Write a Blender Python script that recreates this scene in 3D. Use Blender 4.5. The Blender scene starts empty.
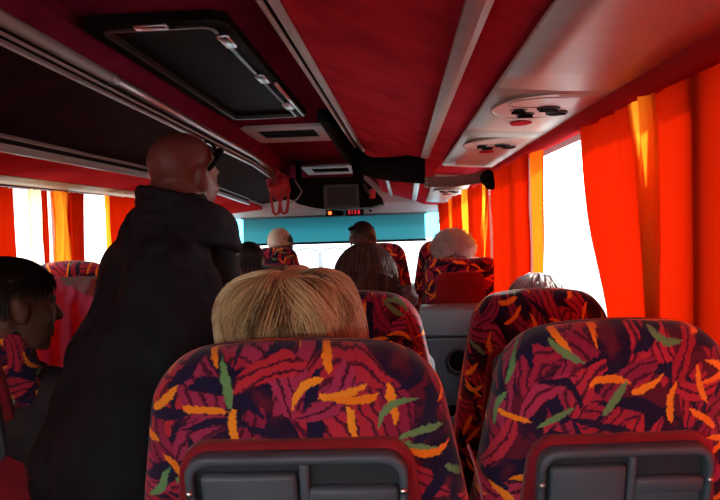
import bpy, bmesh, math, random
from mathutils import Vector, Matrix, Euler, noise
import numpy as np
R = math.radians
random.seed(7)
scene = bpy.context.scene
COL = scene.collection

# ------------------------------------------------------------------ helpers
def link(o):
    COL.objects.link(o); return o

def tag(o, label=None, cat=None, group=None, kind=None):
    if label: o['label'] = label
    if cat: o['category'] = cat
    if group: o['group'] = group
    if kind: o['kind'] = kind
    return o

def thing(name, label, cat, loc=(0, 0, 0), group=None, rz=0):
    o = link(bpy.data.objects.new(name, None))
    o.location = loc; o.rotation_euler.z = rz; o.empty_display_size = .05
    return tag(o, label, cat, group)

def obj(name, bm, mat, parent=None, smooth=True, off=None, label=None):
    """links a bmesh as ONE mesh object; off is taken away from every vertex (the parent's place)"""
    me = bpy.data.meshes.new(name)
    if off is not None:
        bmesh.ops.translate(bm, verts=bm.verts, vec=-Vector(off))
    bm.to_mesh(me); bm.free()
    for p in me.polygons: p.use_smooth = smooth
    if mat: me.materials.append(mat)
    o = link(bpy.data.objects.new(name, me))
    if parent: o.parent = parent
    if label: o['label'] = label
    return o

def struct(name, bm, mat, smooth=False):
    o = obj(name, bm, mat, None, smooth); o['kind'] = 'structure'; return o

def copy_tree(o, parent=None):
    c = o.copy(); COL.objects.link(c)
    if parent: c.parent = parent
    for ch in list(o.children): copy_tree(ch, c)
    return c

def NB(): return bmesh.new()

def box(bm, lo, hi, bev=0, seg=2, M=None):
    lo = Vector(lo); hi = Vector(hi)
    b = bmesh.new()
    bmesh.ops.create_cube(b, size=1)
    bmesh.ops.scale(b, verts=b.verts, vec=hi - lo)
    bmesh.ops.translate(b, verts=b.verts, vec=(lo + hi) / 2)
    if bev: bmesh.ops.bevel(b, geom=b.edges[:], offset=bev, segments=seg, profile=.5, affect='EDGES', clamp_overlap=True)
    if M: bmesh.ops.transform(b, matrix=M, verts=b.verts)
    merge(bm, b); return bm

def merge(bm, b):
    me = bpy.data.meshes.new('tmp'); b.to_mesh(me); b.free()
    bm.from_mesh(me); bpy.data.meshes.remove(me)

def frames(pts):
    pts = [Vector(p) for p in pts]; out = []
    up = Vector((0, 0, 1)); prev = None
    for i, p in enumerate(pts):
        t = (pts[min(i + 1, len(pts) - 1)] - pts[max(i - 1, 0)]).normalized()
        if prev is None:
            a = t.cross(up)
            if a.length < .05: a = t.cross(Vector((0, 1, 0)))
            a.normalize()
        else:
            a = (prev - t * prev.dot(t)).normalized()
        prev = a
        out.append((p, t, a, t.cross(a)))
    return out

def tube(bm, pts, r, n=10, caps=True):
    """r: a number, or one per point"""
    rings = []
    fr = frames(pts)
    for i, (p, t, a, b) in enumerate(fr):
        rr = r[i] if hasattr(r, '__len__') else r
        rings.append([bm.verts.new(p + (a * math.cos(k * 2 * math.pi / n) + b * math.sin(k * 2 * math.pi / n)) * rr) for k in range(n)])
    for u, v in zip(rings, rings[1:]):
        for k in range(n): bm.faces.new((u[k], u[(k + 1) % n], v[(k + 1) % n], v[k]))
    if caps:
        bm.faces.new(rings[0][::-1]); bm.faces.new(rings[-1])
    return bm

def sweep(bm, prof, stations, closed=True):
    """stations: list of functions / (origin, ax, az) placing profile points (a, b)"""
    rings = []
    for o, ax, az in stations:
        o = Vector(o); ax = Vector(ax); az = Vector(az)
        rings.append([bm.verts.new(o + ax * a + az * b) for a, b in prof])
    n = len(prof); m = n if closed else n - 1
    for u, v in zip(rings, rings[1:]):
        for k in range(m): bm.faces.new((u[k], u[(k + 1) % n], v[(k + 1) % n], v[k]))
    if closed:
        bm.faces.new(rings[0][::-1]); bm.faces.new(rings[-1])
    return bm

def poly_prism(bm, outline, f0, f1):
    """outline of 2-D points; f0/f1 map (a, b) to the two end faces"""
    A = [bm.verts.new(f0(a, b)) for a, b in outline]; B = [bm.verts.new(f1(a, b)) for a, b in outline]
    n = len(A)
    bm.faces.new(A[::-1]); bm.faces.new(B)
    for k in range(n): bm.faces.new((A[k], A[(k + 1) % n], B[(k + 1) % n], B[k]))
    return bm

def rrect(x0, z0, x1, z1, r, n=6):
    out = []
    for cx, cz, a0 in ((x1 - r, z0 + r, -90), (x1 - r, z1 - r, 0), (x0 + r, z1 - r, 90), (x0 + r, z0 + r, 180)):
        for k in range(n + 1):
            a = R(a0 + 90 * k / n); out.append((cx + r * math.cos(a), cz + r * math.sin(a)))
    return out

def ring_prism(bm, outer, inner, f0, f1):
    """a frame: same-length outlines outer / inner, between maps f0 and f1"""
    n = len(outer)
    vs = [[bm.verts.new(f(a, b)) for a, b in o] for f in (f0, f1) for o in (outer, inner)]
    o0, i0, o1, i1 = vs
    for k in range(n):
        j = (k + 1) % n
        bm.faces.new((o1[k], o1[j], i1[j], i1[k])); bm.faces.new((o0[j], o0[k], i0[k], i0[j]))
        bm.faces.new((o0[k], o0[j], o1[j], o1[k])); bm.faces.new((i0[j], i0[k], i1[k], i1[j]))
    return bm

def ellipsoid(bm, c, rad, rot=None, sub=3):
    M = Matrix.Translation(Vector(c)) @ (rot.to_4x4() if rot else Matrix.Identity(4)) @ Matrix.Diagonal((*rad, 1))
    bmesh.ops.create_icosphere(bm, subdivisions=sub, radius=1, matrix=M)
    return bm

def capsule(bm, p0, p1, r0, r1=None, sub=2):
    r1 = r0 if r1 is None else r1
    p0 = Vector(p0); p1 = Vector(p1)
    bmesh.ops.create_icosphere(bm, subdivisions=sub, radius=r0, matrix=Matrix.Translation(p0))
    bmesh.ops.create_icosphere(bm, subdivisions=sub, radius=r1, matrix=Matrix.Translation(p1))
    d = p1 - p0
    if d.length > 1e-5:
        M = Matrix.Translation((p0 + p1) / 2) @ d.to_track_quat('Z', 'Y').to_matrix().to_4x4()
        bmesh.ops.create_cone(bm, cap_ends=True, segments=20, radius1=r0, radius2=r1, depth=d.length, matrix=M)
    return bm

def chain(bm, pts, rs):
    for i in range(len(pts) - 1): capsule(bm, pts[i], pts[i + 1], rs[i], rs[i + 1])

def fuse(bm, voxel, smooth=4, wrinkle=0, wscale=9, seed=0):
    """one continuous skin round everything in bm"""
    me = bpy.data.meshes.new('tmp'); bm.to_mesh(me); bm.free()
    o = link(bpy.data.objects.new('tmp', me))
    m = o.modifiers.new('r', 'REMESH'); m.mode = 'VOXEL'; m.voxel_size = voxel
    s = o.modifiers.new('s', 'SMOOTH'); s.iterations = smooth; s.factor = .5
    dg = bpy.context.evaluated_depsgraph_get()
    new = bpy.data.meshes.new_from_object(o.evaluated_get(dg))
    bpy.data.objects.remove(o); bpy.data.meshes.remove(me)
    b = bmesh.new(); b.from_mesh(new); bpy.data.meshes.remove(new)
    if wrinkle:
        b.normal_update()
        so = Vector((seed * 3.1, seed * 1.7, 0))
        mv = [(v, v.normal * wrinkle * (noise.noise((v.co + so) * wscale) + .6 * abs(noise.noise((v.co * 2.1 + so) * wscale)))) for v in b.verts]
        for v, d in mv: v.co += d
    return b

# ------------------------------------------------------------------ materials
class G:
    """small node-graph writer"""
    def __init__(s, name):
        s.m = bpy.data.materials.new(name); s.m.use_nodes = True
        s.t = s.m.node_tree; s.t.nodes.clear()
        s.out = s.n('ShaderNodeOutputMaterial')
    def n(s, kind, **kw):
        nd = s.t.nodes.new(kind)
        for k, v in kw.items(): setattr(nd, k, v)
        return nd
    def put(s, sock, v):
        if hasattr(v, 'links'): s.t.links.new(v, sock)
        else:
            if hasattr(sock.default_value, '__len__') and not hasattr(v, '__len__'): v = (v, v, v)
            if hasattr(v, '__len__') and len(sock.default_value) == 4 and len(v) == 3: v = (*v, 1)
            sock.default_value = v
    def math(s, op, a, b=0., c=0., clamp=False):
        nd = s.n('ShaderNodeMath', operation=op, use_clamp=clamp)
        for i, v in enumerate((a, b, c)): s.put(nd.inputs[i], v)
        return nd.outputs[0]
    def vec(s, op, a, b=(0, 0, 0)):
        nd = s.n('ShaderNodeVectorMath', operation=op)
        s.put(nd.inputs[0], a)
        if op == 'SCALE': s.put(nd.inputs[3], b)
        else: s.put(nd.inputs[1], b)
        return nd.outputs[0]
    def mix(s, f, a, b):
        nd = s.n('ShaderNodeMix', data_type='RGBA')
        s.put(nd.inputs[0], f); s.put(nd.inputs[6], a); s.put(nd.inputs[7], b)
        return nd.outputs[2]
    def noise(s, vec, scale, detail=3, rough=.5):
        nd = s.n('ShaderNodeTexNoise'); s.put(nd.inputs['Scale'], scale); nd.inputs['Detail'].default_value = detail
        nd.inputs['Roughness'].default_value = rough
        if vec is not None: s.put(nd.inputs['Vector'], vec)
        return nd
    def ramp(s, f, stops):
        nd = s.n('ShaderNodeValToRGB'); s.put(nd.inputs[0], f)
        e = nd.color_ramp.elements
        while len(e) < len(stops): e.new(.5)
        for q, (p, c) in zip(e, stops): q.position = p; q.color = (*c, 1)
        return nd.outputs[0]
    def bump(s, h, strength=.3, dist=.002):
        nd = s.n('ShaderNodeBump'); s.put(nd.inputs['Height'], h)
        nd.inputs['Strength'].default_value = strength; nd.inputs['Distance'].default_value = dist
        return nd.outputs[0]
    def princ(s, color, rough=.6, metal=0., normal=None, spec=.5, sheen=0.):
        nd = s.n('ShaderNodeBsdfPrincipled')
        s.put(nd.inputs['Base Color'], color); s.put(nd.inputs['Roughness'], rough); s.put(nd.inputs['Metallic'], metal)
        nd.inputs['Specular IOR Level'].default_value = spec
        nd.inputs['Sheen Weight'].default_value = sheen
        if normal is not None: s.t.links.new(normal, nd.inputs['Normal'])
        return nd.outputs[0]
    def done(s, sh):
        s.t.links.new(sh, s.out.inputs[0]); return s.m

def plain(name, color, rough=.5, metal=0., var=.12, nscale=12, bump=.0, bscale=300, spec=.5, sheen=0.):
    g = G(name); co = g.n('ShaderNodeTexCoord').outputs['Object']
    f = g.noise(co, nscale, 4).outputs[0]
    d = tuple(c * (1 - var) for c in color); l = tuple(min(1, c * (1 + var)) for c in color)
    c = g.ramp(f, [(.3, d), (.7, l)])
    nm = g.bump(g.noise(co, bscale, 2).outputs[0], bump) if bump else None
    return g.done(g.princ(c, rough, metal, nm, spec, sheen))

def emis(name, color, strength):
    g = G(name); e = g.n('ShaderNodeEmission'); g.put(e.inputs[0], color); e.inputs[1].default_value = strength
    return g.done(e.outputs[0])

def seat_fabric():
    """moquette: leaf swirls in crimson, wine and violet on navy, with orange and green strokes"""
    g = G('seat_moquette')
    uv = g.n('ShaderNodeTexCoord').outputs['UV']
    rnd = g.n('ShaderNodeObjectInfo').outputs['Location']
    uv = g.vec('ADD', uv, g.vec('SCALE', g.vec('ADD', rnd, (3, 2, 0)), 1.37))
    wob = g.noise(uv, 9, 2); wv = g.vec('SCALE', g.vec('SUBTRACT', wob.outputs['Color'], (.5, .5, .5)), .035)
    fz = g.noise(uv, 170, 1); fv = g.vec('SCALE', g.vec('SUBTRACT', fz.outputs['Color'], (.5, .5, .5)), .0075)
    uw = g.vec('ADD', g.vec('ADD', uv, wv), fv)
    def strokes(scale, L, W, curve, shift, rand=.9, base_ang=0., spread=6.28, pw=2.5):
        v = g.vec('ADD', g.vec('SCALE', uw, scale), shift)
        vo = g.n('ShaderNodeTexVoronoi', voronoi_dimensions='2D'); g.put(vo.inputs['Vector'], v)
        vo.inputs['Scale'].default_value = 1; vo.inputs['Randomness'].default_value = rand
        d = g.vec('SUBTRACT', v, vo.outputs['Position'])
        sep = g.n('ShaderNodeSeparateColor'); g.t.links.new(vo.outputs['Color'], sep.inputs[0])
        r, gg, b = sep.outputs[0], sep.outputs[1], sep.outputs[2]
        rot = g.n('ShaderNodeVectorRotate', rotation_type='Z_AXIS'); g.put(rot.inputs['Vector'], d)
        g.put(rot.inputs['Angle'], g.math('MULTIPLY_ADD', r, spread, base_ang))
        sx = g.n('ShaderNodeSeparateXYZ'); g.t.links.new(rot.outputs[0], sx.inputs[0])
        x, y = sx.outputs[0], sx.outputs[1]
        k = g.math('MULTIPLY', g.math('SUBTRACT', gg, .5), curve)
        y2 = g.math('ADD', y, g.math('MULTIPLY', k, g.math('MULTIPLY', x, x)))
        xl = g.math('DIVIDE', x, L)
        w = g.math('MULTIPLY', g.math('SUBTRACT', 1, g.math('POWER', g.math('ABSOLUTE', xl), pw)), W)
        m = g.math('MULTIPLY', g.math('SUBTRACT', w, g.math('ABSOLUTE', y2)), 40, clamp=True)
        return m, r, gg, b, y2
    bn = g.noise(uw, 16, 3).outputs[0]
    col = g.ramp(bn, [(.40, (.008, .006, .032)), (.50, (.026, .006, .034)), (.58, (.12, .010, .030))])
    def leaves(col, scale, L, W, curve, shift, dens, pal):
        m, r, gg, b, y2 = strokes(scale, L, W, curve, shift)
        c = g.ramp(b, pal)
        st = g.math('SINE', g.math('MULTIPLY_ADD', y2, 42, g.math('MULTIPLY', bn, 14)))
        c = g.mix(g.math('MULTIPLY', g.math('SUBTRACT', st, .30), 1.5, clamp=True), c, (.07, .007, .03))
        m = g.math('MULTIPLY', m, g.math('LESS_THAN', gg, dens))
        return g.mix(m, col, c)
    red = [(.0, (.38, .018, .04)), (.35, (.54, .03, .065)), (.6, (.28, .014, .06)), (.8, (.44, .038, .12)), (1., (.56, .026, .04))]
    col = leaves(col, 7.5, .75, .27, 2.2, (3.3, 1.2, 0), 1.1, red)
    col = leaves(col, 8.5, .70, .20, 2.6, (13.1, 7.4, 0), .9, red)
    m, r, gg, b, y2 = strokes(9.0, .7, .12, 2.4, (1.9, 8.8, 0))
    col = g.mix(m, col, (.009, .008, .045))
    col = leaves(col, 9.5, .68, .17, 2.8, (7.7, 4.1, 0), .8, red)
    m, r, gg, b, y2 = strokes(9.5, .65, .075, 2.6, (4.4, 3.8, 0))
    col = g.mix(g.math('MULTIPLY', m, g.math('GREATER_THAN', b, .35)), col, (.012, .008, .04))
    # orange and green strokes
    for sh, dn in (((5.1, 2.6, 0), .70), ((9.3, 6.2, 0), .56)):
        m, r, gg, b, y2 = strokes(11.8, .46, .082, 2.2, sh, .9, pw=3.5)
        oc = g.mix(g.math('MULTIPLY', gg, .6), (.95, .24, .010), (1., .48, .03))
        col = g.mix(g.math('MULTIPLY', m, g.math('LESS_THAN', b, dn)), col, oc)
        col = g.mix(g.math('MULTIPLY', m, g.math('GREATER_THAN', b, .84)), col, (.15, .36, .13))
    nm = g.bump(g.noise(uv, 420, 2).outputs[0], .45, .0015)
    return g.done(g.princ(col, .9, 0, nm, .2, .25))

def curtain_mat(name, col, trans, tcol):
    """woven cloth that lets light through"""
    g = G(name); co = g.n('ShaderNodeTexCoord').outputs['Object']
    f = g.noise(co, 5, 3).outputs[0]
    c = g.mix(g.math('MULTIPLY', f, .35), col, tuple(x * .75 for x in col))
    wv = g.bump(g.noise(co, 600, 1).outputs[0], .15, .001)
    d = g.n('ShaderNodeBsdfDiffuse'); g.put(d.inputs[0], c); g.t.links.new(wv, d.inputs['Normal'])
    t = g.n('ShaderNodeBsdfTranslucent'); g.put(t.inputs[0], tcol)
    mx = g.n('ShaderNodeMixShader'); mx.inputs[0].default_value = trans
    g.t.links.new(d.outputs[0], mx.inputs[1]); g.t.links.new(t.outputs[0], mx.inputs[2])
    return g.done(mx.outputs[0])

def glass_mat(name, tint=(1, 1, 1)):
    g = G(name)
    tr = g.n('ShaderNodeBsdfTransparent'); g.put(tr.inputs[0], tint)
    gl = g.n('ShaderNodeBsdfGlossy'); gl.inputs['Roughness'].default_value = .02
    fr = g.n('ShaderNodeFresnel'); fr.inputs[0].default_value = 1.45
    mx = g.n('ShaderNodeMixShader')
    bf = g.n('ShaderNodeNewGeometry').outputs['Backfacing']
    f = g.math('MULTIPLY', fr.outputs[0], g.math('SUBTRACT', 1, bf))
    g.t.links.new(f, mx.inputs[0]); g.t.links.new(tr.outputs[0], mx.inputs[1]); g.t.links.new(gl.outputs[0], mx.inputs[2])
    return g.done(mx.outputs[0])

def hair_mat(name, stops, rough=.45):
    g = G(name); uv = g.n('ShaderNodeTexCoord').outputs['UV']
    sx = g.n('ShaderNodeSeparateXYZ'); g.t.links.new(uv, sx.inputs[0])
    c = g.ramp(sx.outputs[0], stops)
    return g.done(g.princ(c, rough, 0, None, .4))

def skin_mat(name, col, col2):
    g = G(name); co = g.n('ShaderNodeTexCoord').outputs['Object']
    f = g.noise(co, 14, 4).outputs[0]
    nm = g.bump(g.noise(co, 260, 2).outputs[0], .12, .001)
    return g.done(g.princ(g.ramp(f, [(.3, col), (.7, col2)]), .5, 0, nm, .4))

M_fab = seat_fabric()
M_redvinyl = plain('red_back_cloth', (.26, .012, .022), .85, var=.2, bump=.3, bscale=500, spec=.2, sheen=.2)
M_grey = plain('slate_grey_plastic', (.080, .115, .145), .42, var=.1, bump=.15, bscale=700)
M_greydark = plain('dark_recess_plastic', (.03, .042, .052), .5, var=.1)
M_chrome = plain('bright_metal', (.62, .62, .64), .28, 1., var=.05)
M_alu = plain('satin_aluminium', (.42, .41, .42), .42, .85, var=.08)
M_alu_warm = plain('grey_rail_trim', (.30, .27, .24), .5, .0, var=.08)
M_black = plain('black_plastic', (.008, .007, .008), .7, var=.2, spec=.04)
M_rubber = plain('black_rubber', (.006, .006, .006), .8, var=.2, spec=.06)
M_redceil = plain('red_ceiling_carpet', (.50, .032, .050), .95, var=.22, nscale=7, bump=.4, bscale=380, spec=.0)
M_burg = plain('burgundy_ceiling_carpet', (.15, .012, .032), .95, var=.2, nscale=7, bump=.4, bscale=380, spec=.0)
M_darkrack = plain('dark_rack_inside', (.022, .007, .007), .9, var=.3, nscale=5, bump=.2, bscale=300, spec=.03)  # dark inside of an open rack, put into the panel colour
M_panel = plain('pale_service_panel', (.52, .46, .41), .42, var=.05)
M_header = plain('light_grey_header', (.50, .51, .55), .6, var=.05, bump=.2, bscale=300)
M_wall = plain('wall_lining', (.09, .03, .03), .85, var=.2, bump=.3)
M_redtrim = plain('red_padded_trim', (.42, .022, .026), .9, var=.12, nscale=6, spec=.0)
M_beige = plain('beige_window_header', (.40, .27, .15), .6, var=.1, spec=.15)
M_floor = plain('dark_floor_vinyl', (.03, .028, .028), .6, var=.3, nscale=30)
M_pillar = plain('pillar_cover', (.30, .10, .07), .7, var=.1)
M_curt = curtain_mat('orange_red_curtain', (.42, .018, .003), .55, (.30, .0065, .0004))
M_pleat = curtain_mat('backlit_orange_pleat', (.80, .24, .02), .68, (.95, .27, .014))  # backlight put into the colour: yellower and more translucent than the main curtain
M_edge = curtain_mat('backlit_orange_edge', (.75, .14, .012), .62, (.80, .115, .005))  # weaker backlight tone put into the colour of some fold edges
M_backlit = curtain_mat('backlit_pale_yellow', (.9, .7, .35), .75, (1., .80, .42))  # strongest backlight, near white, put into the cloth colour
M_glass = glass_mat('side_glass', (.97, .98, .97))
M_ws = glass_mat('windscreen_glass', (.93, .97, .97))
M_tint = glass_mat('cyan_tinted_glass', (.30, .82, .95))
M_blind = curtain_mat('teal_sunblind', (.07, .20, .21), .30, (.055, .19, .195))
M_pink = plain('pink_cloth', (.88, .09, .22), .85, var=.1, bump=.25, bscale=500, sheen=.2)
M_greycloth = plain('grey_cloth', (.52, .57, .62), .9, var=.15, bump=.3, bscale=400)
M_jacket = plain('black_jacket_cloth', (.009, .0125, .018), .8, var=.3, bump=.3, bscale=450, spec=.22)
M_bag = plain('red_bag_cloth', (.40, .02, .035), .75, var=.15, bump=.3, bscale=300)
M_screen = plain('dark_screen', (.006, .006, .008), .55, var=.1)
M_ledred = emis('red_display', (1, .04, .06), 1.2)
M_ledorange = emis('orange_lamp', (1, .10, .02), 4)
M_white = plain('eye_white', (.7, .68, .65), .3, var=.05)
M_iris = plain('dark_iris', (.02, .012, .01), .2)

# ------------------------------------------------------------------ camera
cam = link(bpy.data.objects.new('camera', bpy.data.cameras.new('camera')))
cam.data.sensor_width = 36; cam.data.lens = 35; cam.data.clip_start = .02
rows = ((.99768013, .05983756, -.03246272), (.0299304, .04274111, .99863776), (.06114354, -.99729267, .040851))
cam.matrix_world = Matrix.Translation((.66, 0, 1.32)) @ Matrix(rows).transposed().to_4x4()
scene.camera = cam
cam.data.dof.use_dof = False

# ------------------------------------------------------------------ the coach shell
YB, YF = -2.2, 7.35       # rear wall, windscreen
ZS, ZT = .84, 1.585       # window sill and head
XW = 1.235
def lerp(a, b, t): return a + (b - a) * t

b = NB()
box(b, (.25, YB, -.06), (1.3, 4.0, 0)); box(b, (-1.3, YB, -.06), (-.25, YF, 0)); box(b, (.25, 4.0, -.06), (1.3, YF, 0))
box(b, (-.25, YB, -.21), (.25, YF, -.15)); box(b, (-.262, YB, -.2), (-.25, YF, 0)); box(b, (.25, YB, -.2), (.262, YF, 0))
struct('floor', b, M_floor)

def front_drop(y): return .0 if y < 4.7 else (y - 4.7) / 2.6
def z_aisle(y): return 1.95 - .012 * max(0, y - 1.7) - .12 * front_drop(y)
ST = [YB, 0, 1.7, 3.0, 4.0, 4.7, 5.6, 6.5, 7.2]
def RA(y): t = (y - 1.7) / 2.9; return (.356 + .05 * max(0, t), 1.862 - .026 * (y - 1.7) - .12 * front_drop(y)) if y > 1.7 else (.356, 1.862)
def RB(y): return (.795, 1.672 - .004 * max(0, y - 2) - .16 * front_drop(y))
def LA(y): return (-.338, RA(y)[1] - .01)
def LB(y): return (-.752, 1.672 - .006 * max(0, y - 2) - .12 * front_drop(y))

def skin_of(pts_fn, th, mat, name):
    """a lining panel of thickness th along the coach: pts_fn(y) gives its visible profile (x, z)"""
    b = NB(); rings = []
    for y in ST:
        p = pts_fn(y)
        q = [(x, z + th) for x, z in reversed(p)]
        rings.append([b.verts.new((x, y, z)) for x, z in p + q])
    n = len(rings[0])
    for u, v in zip(rings, rings[1:]):
        for k in range(n): b.faces.new((u[k], u[(k + 1) % n], v[(k + 1) % n], v[k]))
    b.faces.new(rings[0][::-1]); b.faces.new(rings[-1])
    bmesh.ops.recalc_face_normals(b, faces=b.faces)
    return struct(name, b, mat)

# aisle ceiling with its two flanks down to the rack edges
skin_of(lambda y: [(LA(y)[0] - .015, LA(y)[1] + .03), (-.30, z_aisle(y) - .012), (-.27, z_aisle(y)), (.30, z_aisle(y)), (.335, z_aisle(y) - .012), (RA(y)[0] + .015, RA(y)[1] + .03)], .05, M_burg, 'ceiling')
# right side: red sloping underside of the rack, then red strip, then the pale panel (built below as its own thing)
skin_of(lambda y: [(RA(y)[0] + .02, RA(y)[1]), (RB(y)[0], RB(y)[1] + .004), (.885, RB(y)[1] - .03), (1.25, RB(y)[1] - .055)], .035, M_redceil, 'ceiling_right')
# left side: sloping panel coloured as the rack's dark inside, then red band
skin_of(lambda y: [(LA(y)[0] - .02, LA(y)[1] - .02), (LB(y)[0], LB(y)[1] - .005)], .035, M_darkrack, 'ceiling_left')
skin_of(lambda y: [(LB(y)[0] - .01, LB(y)[1] - .055), (-1.08, LB(y)[1] - .085), (-1.11, LB(y)[1] - .09)], .03, M_redtrim, 'trim_1')
skin_of(lambda y: [(-1.10, LB(y)[1] - .092), (-1.16, LB(y)[1] - .108), (-1.25, LB(y)[1] - .112)], .03, M_beige, 'trim_2')
# roof skin over everything
b = NB(); box(b, (-1.32, YB, 2.02), (1.32, YF, 2.06)); struct('roof', b, M_black)

def wall(side):
    s = 1 if side == 'right' else -1
    x0, x1 = sorted((s * XW, s * (XW + .07)))
    b = NB()
    box(b, (x0, YB, -.06), (x1, YF, ZS))
    box(b, (x0, YB, ZT if s > 0 else 1.545), (x1, YF, 2.04))
    struct('wall_' + side, b, M_wall)
    # sill ledge
    b = NB(); xa, xb = sorted((s * XW, s * (XW - .04)))
    box(b, (xa, YB, ZS - .04), (xb, 7.1, ZS), .01)
    struct('trim_%d' % (3 if s > 0 else 4), b, M_grey)
wall('right'); wall('left')
# red padded roll over the right windows
b = NB()
sweep(b, [(-.045, .075), (-.05, .04), (-.04, .01), (-.02, -.002), (.02, 0), (.02, .08)],
      [((1.205, y, ZT - .012 - (.09 * front_drop(y))), (1, 0, 0), (0, 0, 1)) for y in (YB, 0, 2, 4, 4.7, 5.6, 6.4, 7.1)])
struct('trim_5', b, M_redtrim, True)

# window pillars and panes
PR = [YB, -1.0, 1.36, 3.32, 5.05, 6.75]
PL = [YB, -1.3, .2, 2.0, 3.86, 5.35, 6.9]
wn = 0; tn = 6
for s, P, zt in ((1, PR, ZT), (-1, PL, 1.545)):
    for i, y in enumerate(P):
        b = NB(); xa, xb = sorted((s * (XW - .005), s * (XW + .075)))
        box(b, (xa, y - .035, ZS - .01), (xb, y + .035, zt + .02), .008)
        struct('trim_%d' % tn, b, M_pillar); tn += 1
        y1 = P[i + 1] if i + 1 < len(P) else YF - .12
        wn += 1
        b = NB(); box(b, (s * 1.25 - .003, y + .03, ZS - .02), (s * 1.25 + .003, y1 - .03, zt + .02))
        struct('window_%d' % wn, b, M_glass)

# rear wall and front end
b = NB(); o_, i_ = rrect(-1.3, -.2, 1.3, 2.06, .02), rrect(-1.02, .92, 1.02, 1.52, .08)
ring_prism(b, o_, i_, lambda a, c: (a, YB - .06, c), lambda a, c: (a, YB, c)); bmesh.ops.recalc_face_normals(b, faces=b.faces); struct('wall_rear', b, M_wall)
wn += 1
b = NB(); box(b, (-1.04, YB - .035, .90), (1.04, YB - .028, 1.54)); struct('window_%d' % wn, b, M_glass)  # unseen rear window, added to light the seat backs from behind
b = NB(); box(b, (-1.3, YF - .02, -.25), (1.3, YF + .06, .62)); struct('wall_front', b, M_greydark)
b = NB()
sweep(b, [(7.06, 1.60), (7.10, 1.50), (7.18, 1.43), (7.26, 1.385), (7.40, 1.385), (7.40, 2.02), (7.06, 2.02)],
      [((x, 0, 0), (0, 1, 0), (0, 0, 1)) for x in (-1.25, 1.25)])
bmesh.ops.recalc_face_normals(b, faces=b.faces)
struct('trim_%d' % tn, b, M_header, False); tn += 1
for s in (-1, 1):
    b = NB(); xa, xb = sorted((s * 1.15, s * 1.28)); box(b, (xa, YF - .10, .6), (xb, YF + .05, 1.5), .01)
    struct('trim_%d' % tn, b, M_header); tn += 1
wn += 1
b = NB(); box(b, (-1.16, YF, .62), (1.16, YF + .008, 1.12)); o = struct('window_%d' % wn, b, M_ws)
wn += 1
b = NB(); box(b, (-1.16, YF, 1.12), (1.16, YF + .008, 1.42)); o = struct('window_%d' % wn, b, M_tint)
b = NB(); box(b, (-1.15, 6.95, .55), (1.15, 7.34, .66), .03); struct('trim_%d' % tn, b, M_black); tn += 1

# ------------------------------------------------------------------ rails, racks, ceiling fittings
def rail(name, fn, prof, ys, mat, label, parent=None):
    b = NB(); sweep(b, prof, [((fn(y)[0], y, fn(y)[1]), (1, 0, 0), (0, 0, 1)) for y in ys])
    bmesh.ops.recalc_face_normals(b, faces=b.faces)
    return obj(name, b, mat, parent, False)
YR = [YB + .02, 0, 1.7, 2.4, 3.2, 4.0, 4.6]
YL = [YB + .02, 0, 1.7, 2.4, 3.2, 4.0, 4.7, 5.6, 6.4]
def hexprof(w, h, dx=0, dz=0, c=.3):
    return [(dx - w, dz - h * c), (dx - w * c, dz - h), (dx + w * c, dz - h), (dx + w, dz - h * c), (dx + w, dz + h), (dx - w, dz + h)]

t = thing('luggage_rack_rail', 'pale double rail along the inner edge of the right luggage rack', 'rail', (0, 0, 0), None)
rail('outer_strip', RA, hexprof(.013, .008, .012, -.006), YR, M_alu_warm, '', t)
rail('inner_strip', RA, hexprof(.007, .008, -.026, .002), YR, M_alu_warm, '', t)
rail('dark_channel', RA, hexprof(.012, .006, -.010, .008), YR, M_rubber, '', t)
YRB = [YB + .02, 0, 1.7, 2.4, 3.2, 3.86]
o = rail('ceiling_trim_strip', RB, hexprof(.022, .007, 0, -.006), YRB, M_alu_warm, '')
tag(o, 'flat grey strip between the two red ceiling panels on the right', 'trim strip')
YF2 = [4.75, 5.2, 5.6, 6.2, 6.9]
o = rail('ceiling_trim_strip', RB, hexprof(.022, .007, -.01, -.006), YF2, M_alu, '')
tag(o, 'short pale strip in the pink ceiling near the front, right of the monitor', 'trim strip')
o = rail('ceiling_trim_strip', lambda y: (RA(y)[0] + .12, RA(y)[1] - .055), hexprof(.014, .008, 0, -.006), YF2, M_alu, '')
tag(o, 'narrow pale strip running beside the hanging monitor near the front', 'trim strip')

t = thing('luggage_rack_rail', 'thick tubular metal rail along the upper edge of the left rack', 'rail')
b = NB()
tube(b, [(LA(y)[0], y, LA(y)[1] + .012) for y in YL[:4]], .021, 14); obj('tube', b, M_alu_warm, t)
b = NB(); tube(b, [(LA(y)[0], y, LA(y)[1] + .012) for y in [2.405] + YL[4:]], .0195, 14); obj('tube', b, M_alu, t, label='brighter front length of the tube')
b = NB(); tube(b, [(LA(2.4)[0], y, LA(2.4)[1] + .012) for y in (2.38, 2.43)], .0235, 14); obj('joint_sleeve', b, M_alu, t)
rail('lip', LA, hexprof(.006, .007, .004, -.052), YL, M_alu, '', t)
rail('dark_channel', LA, hexprof(.006, .026, -.008, -.028), YL, M_rubber, '', t)
rail('lip', LA, hexprof(.005, .004, .006, -.030), YL, M_alu_warm, '', t)

t = thing('luggage_rack_rail', 'lower ribbed grey rail above the red band on the left side', 'rail')
rail('rail_body', LB, hexprof(.008, .026, -.006, -.026), YL, M_alu_warm, '', t)
rail('lip', LB, hexprof(.012, .007, .004, .002), YL, M_alu, '', t)
rail('lip', LB, hexprof(.012, .007, .004, -.056), YL, M_alu, '', t)
rail('dark_channel', LB, hexprof(.006, .008, .004, -.022), YL, M_rubber, '', t)

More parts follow.
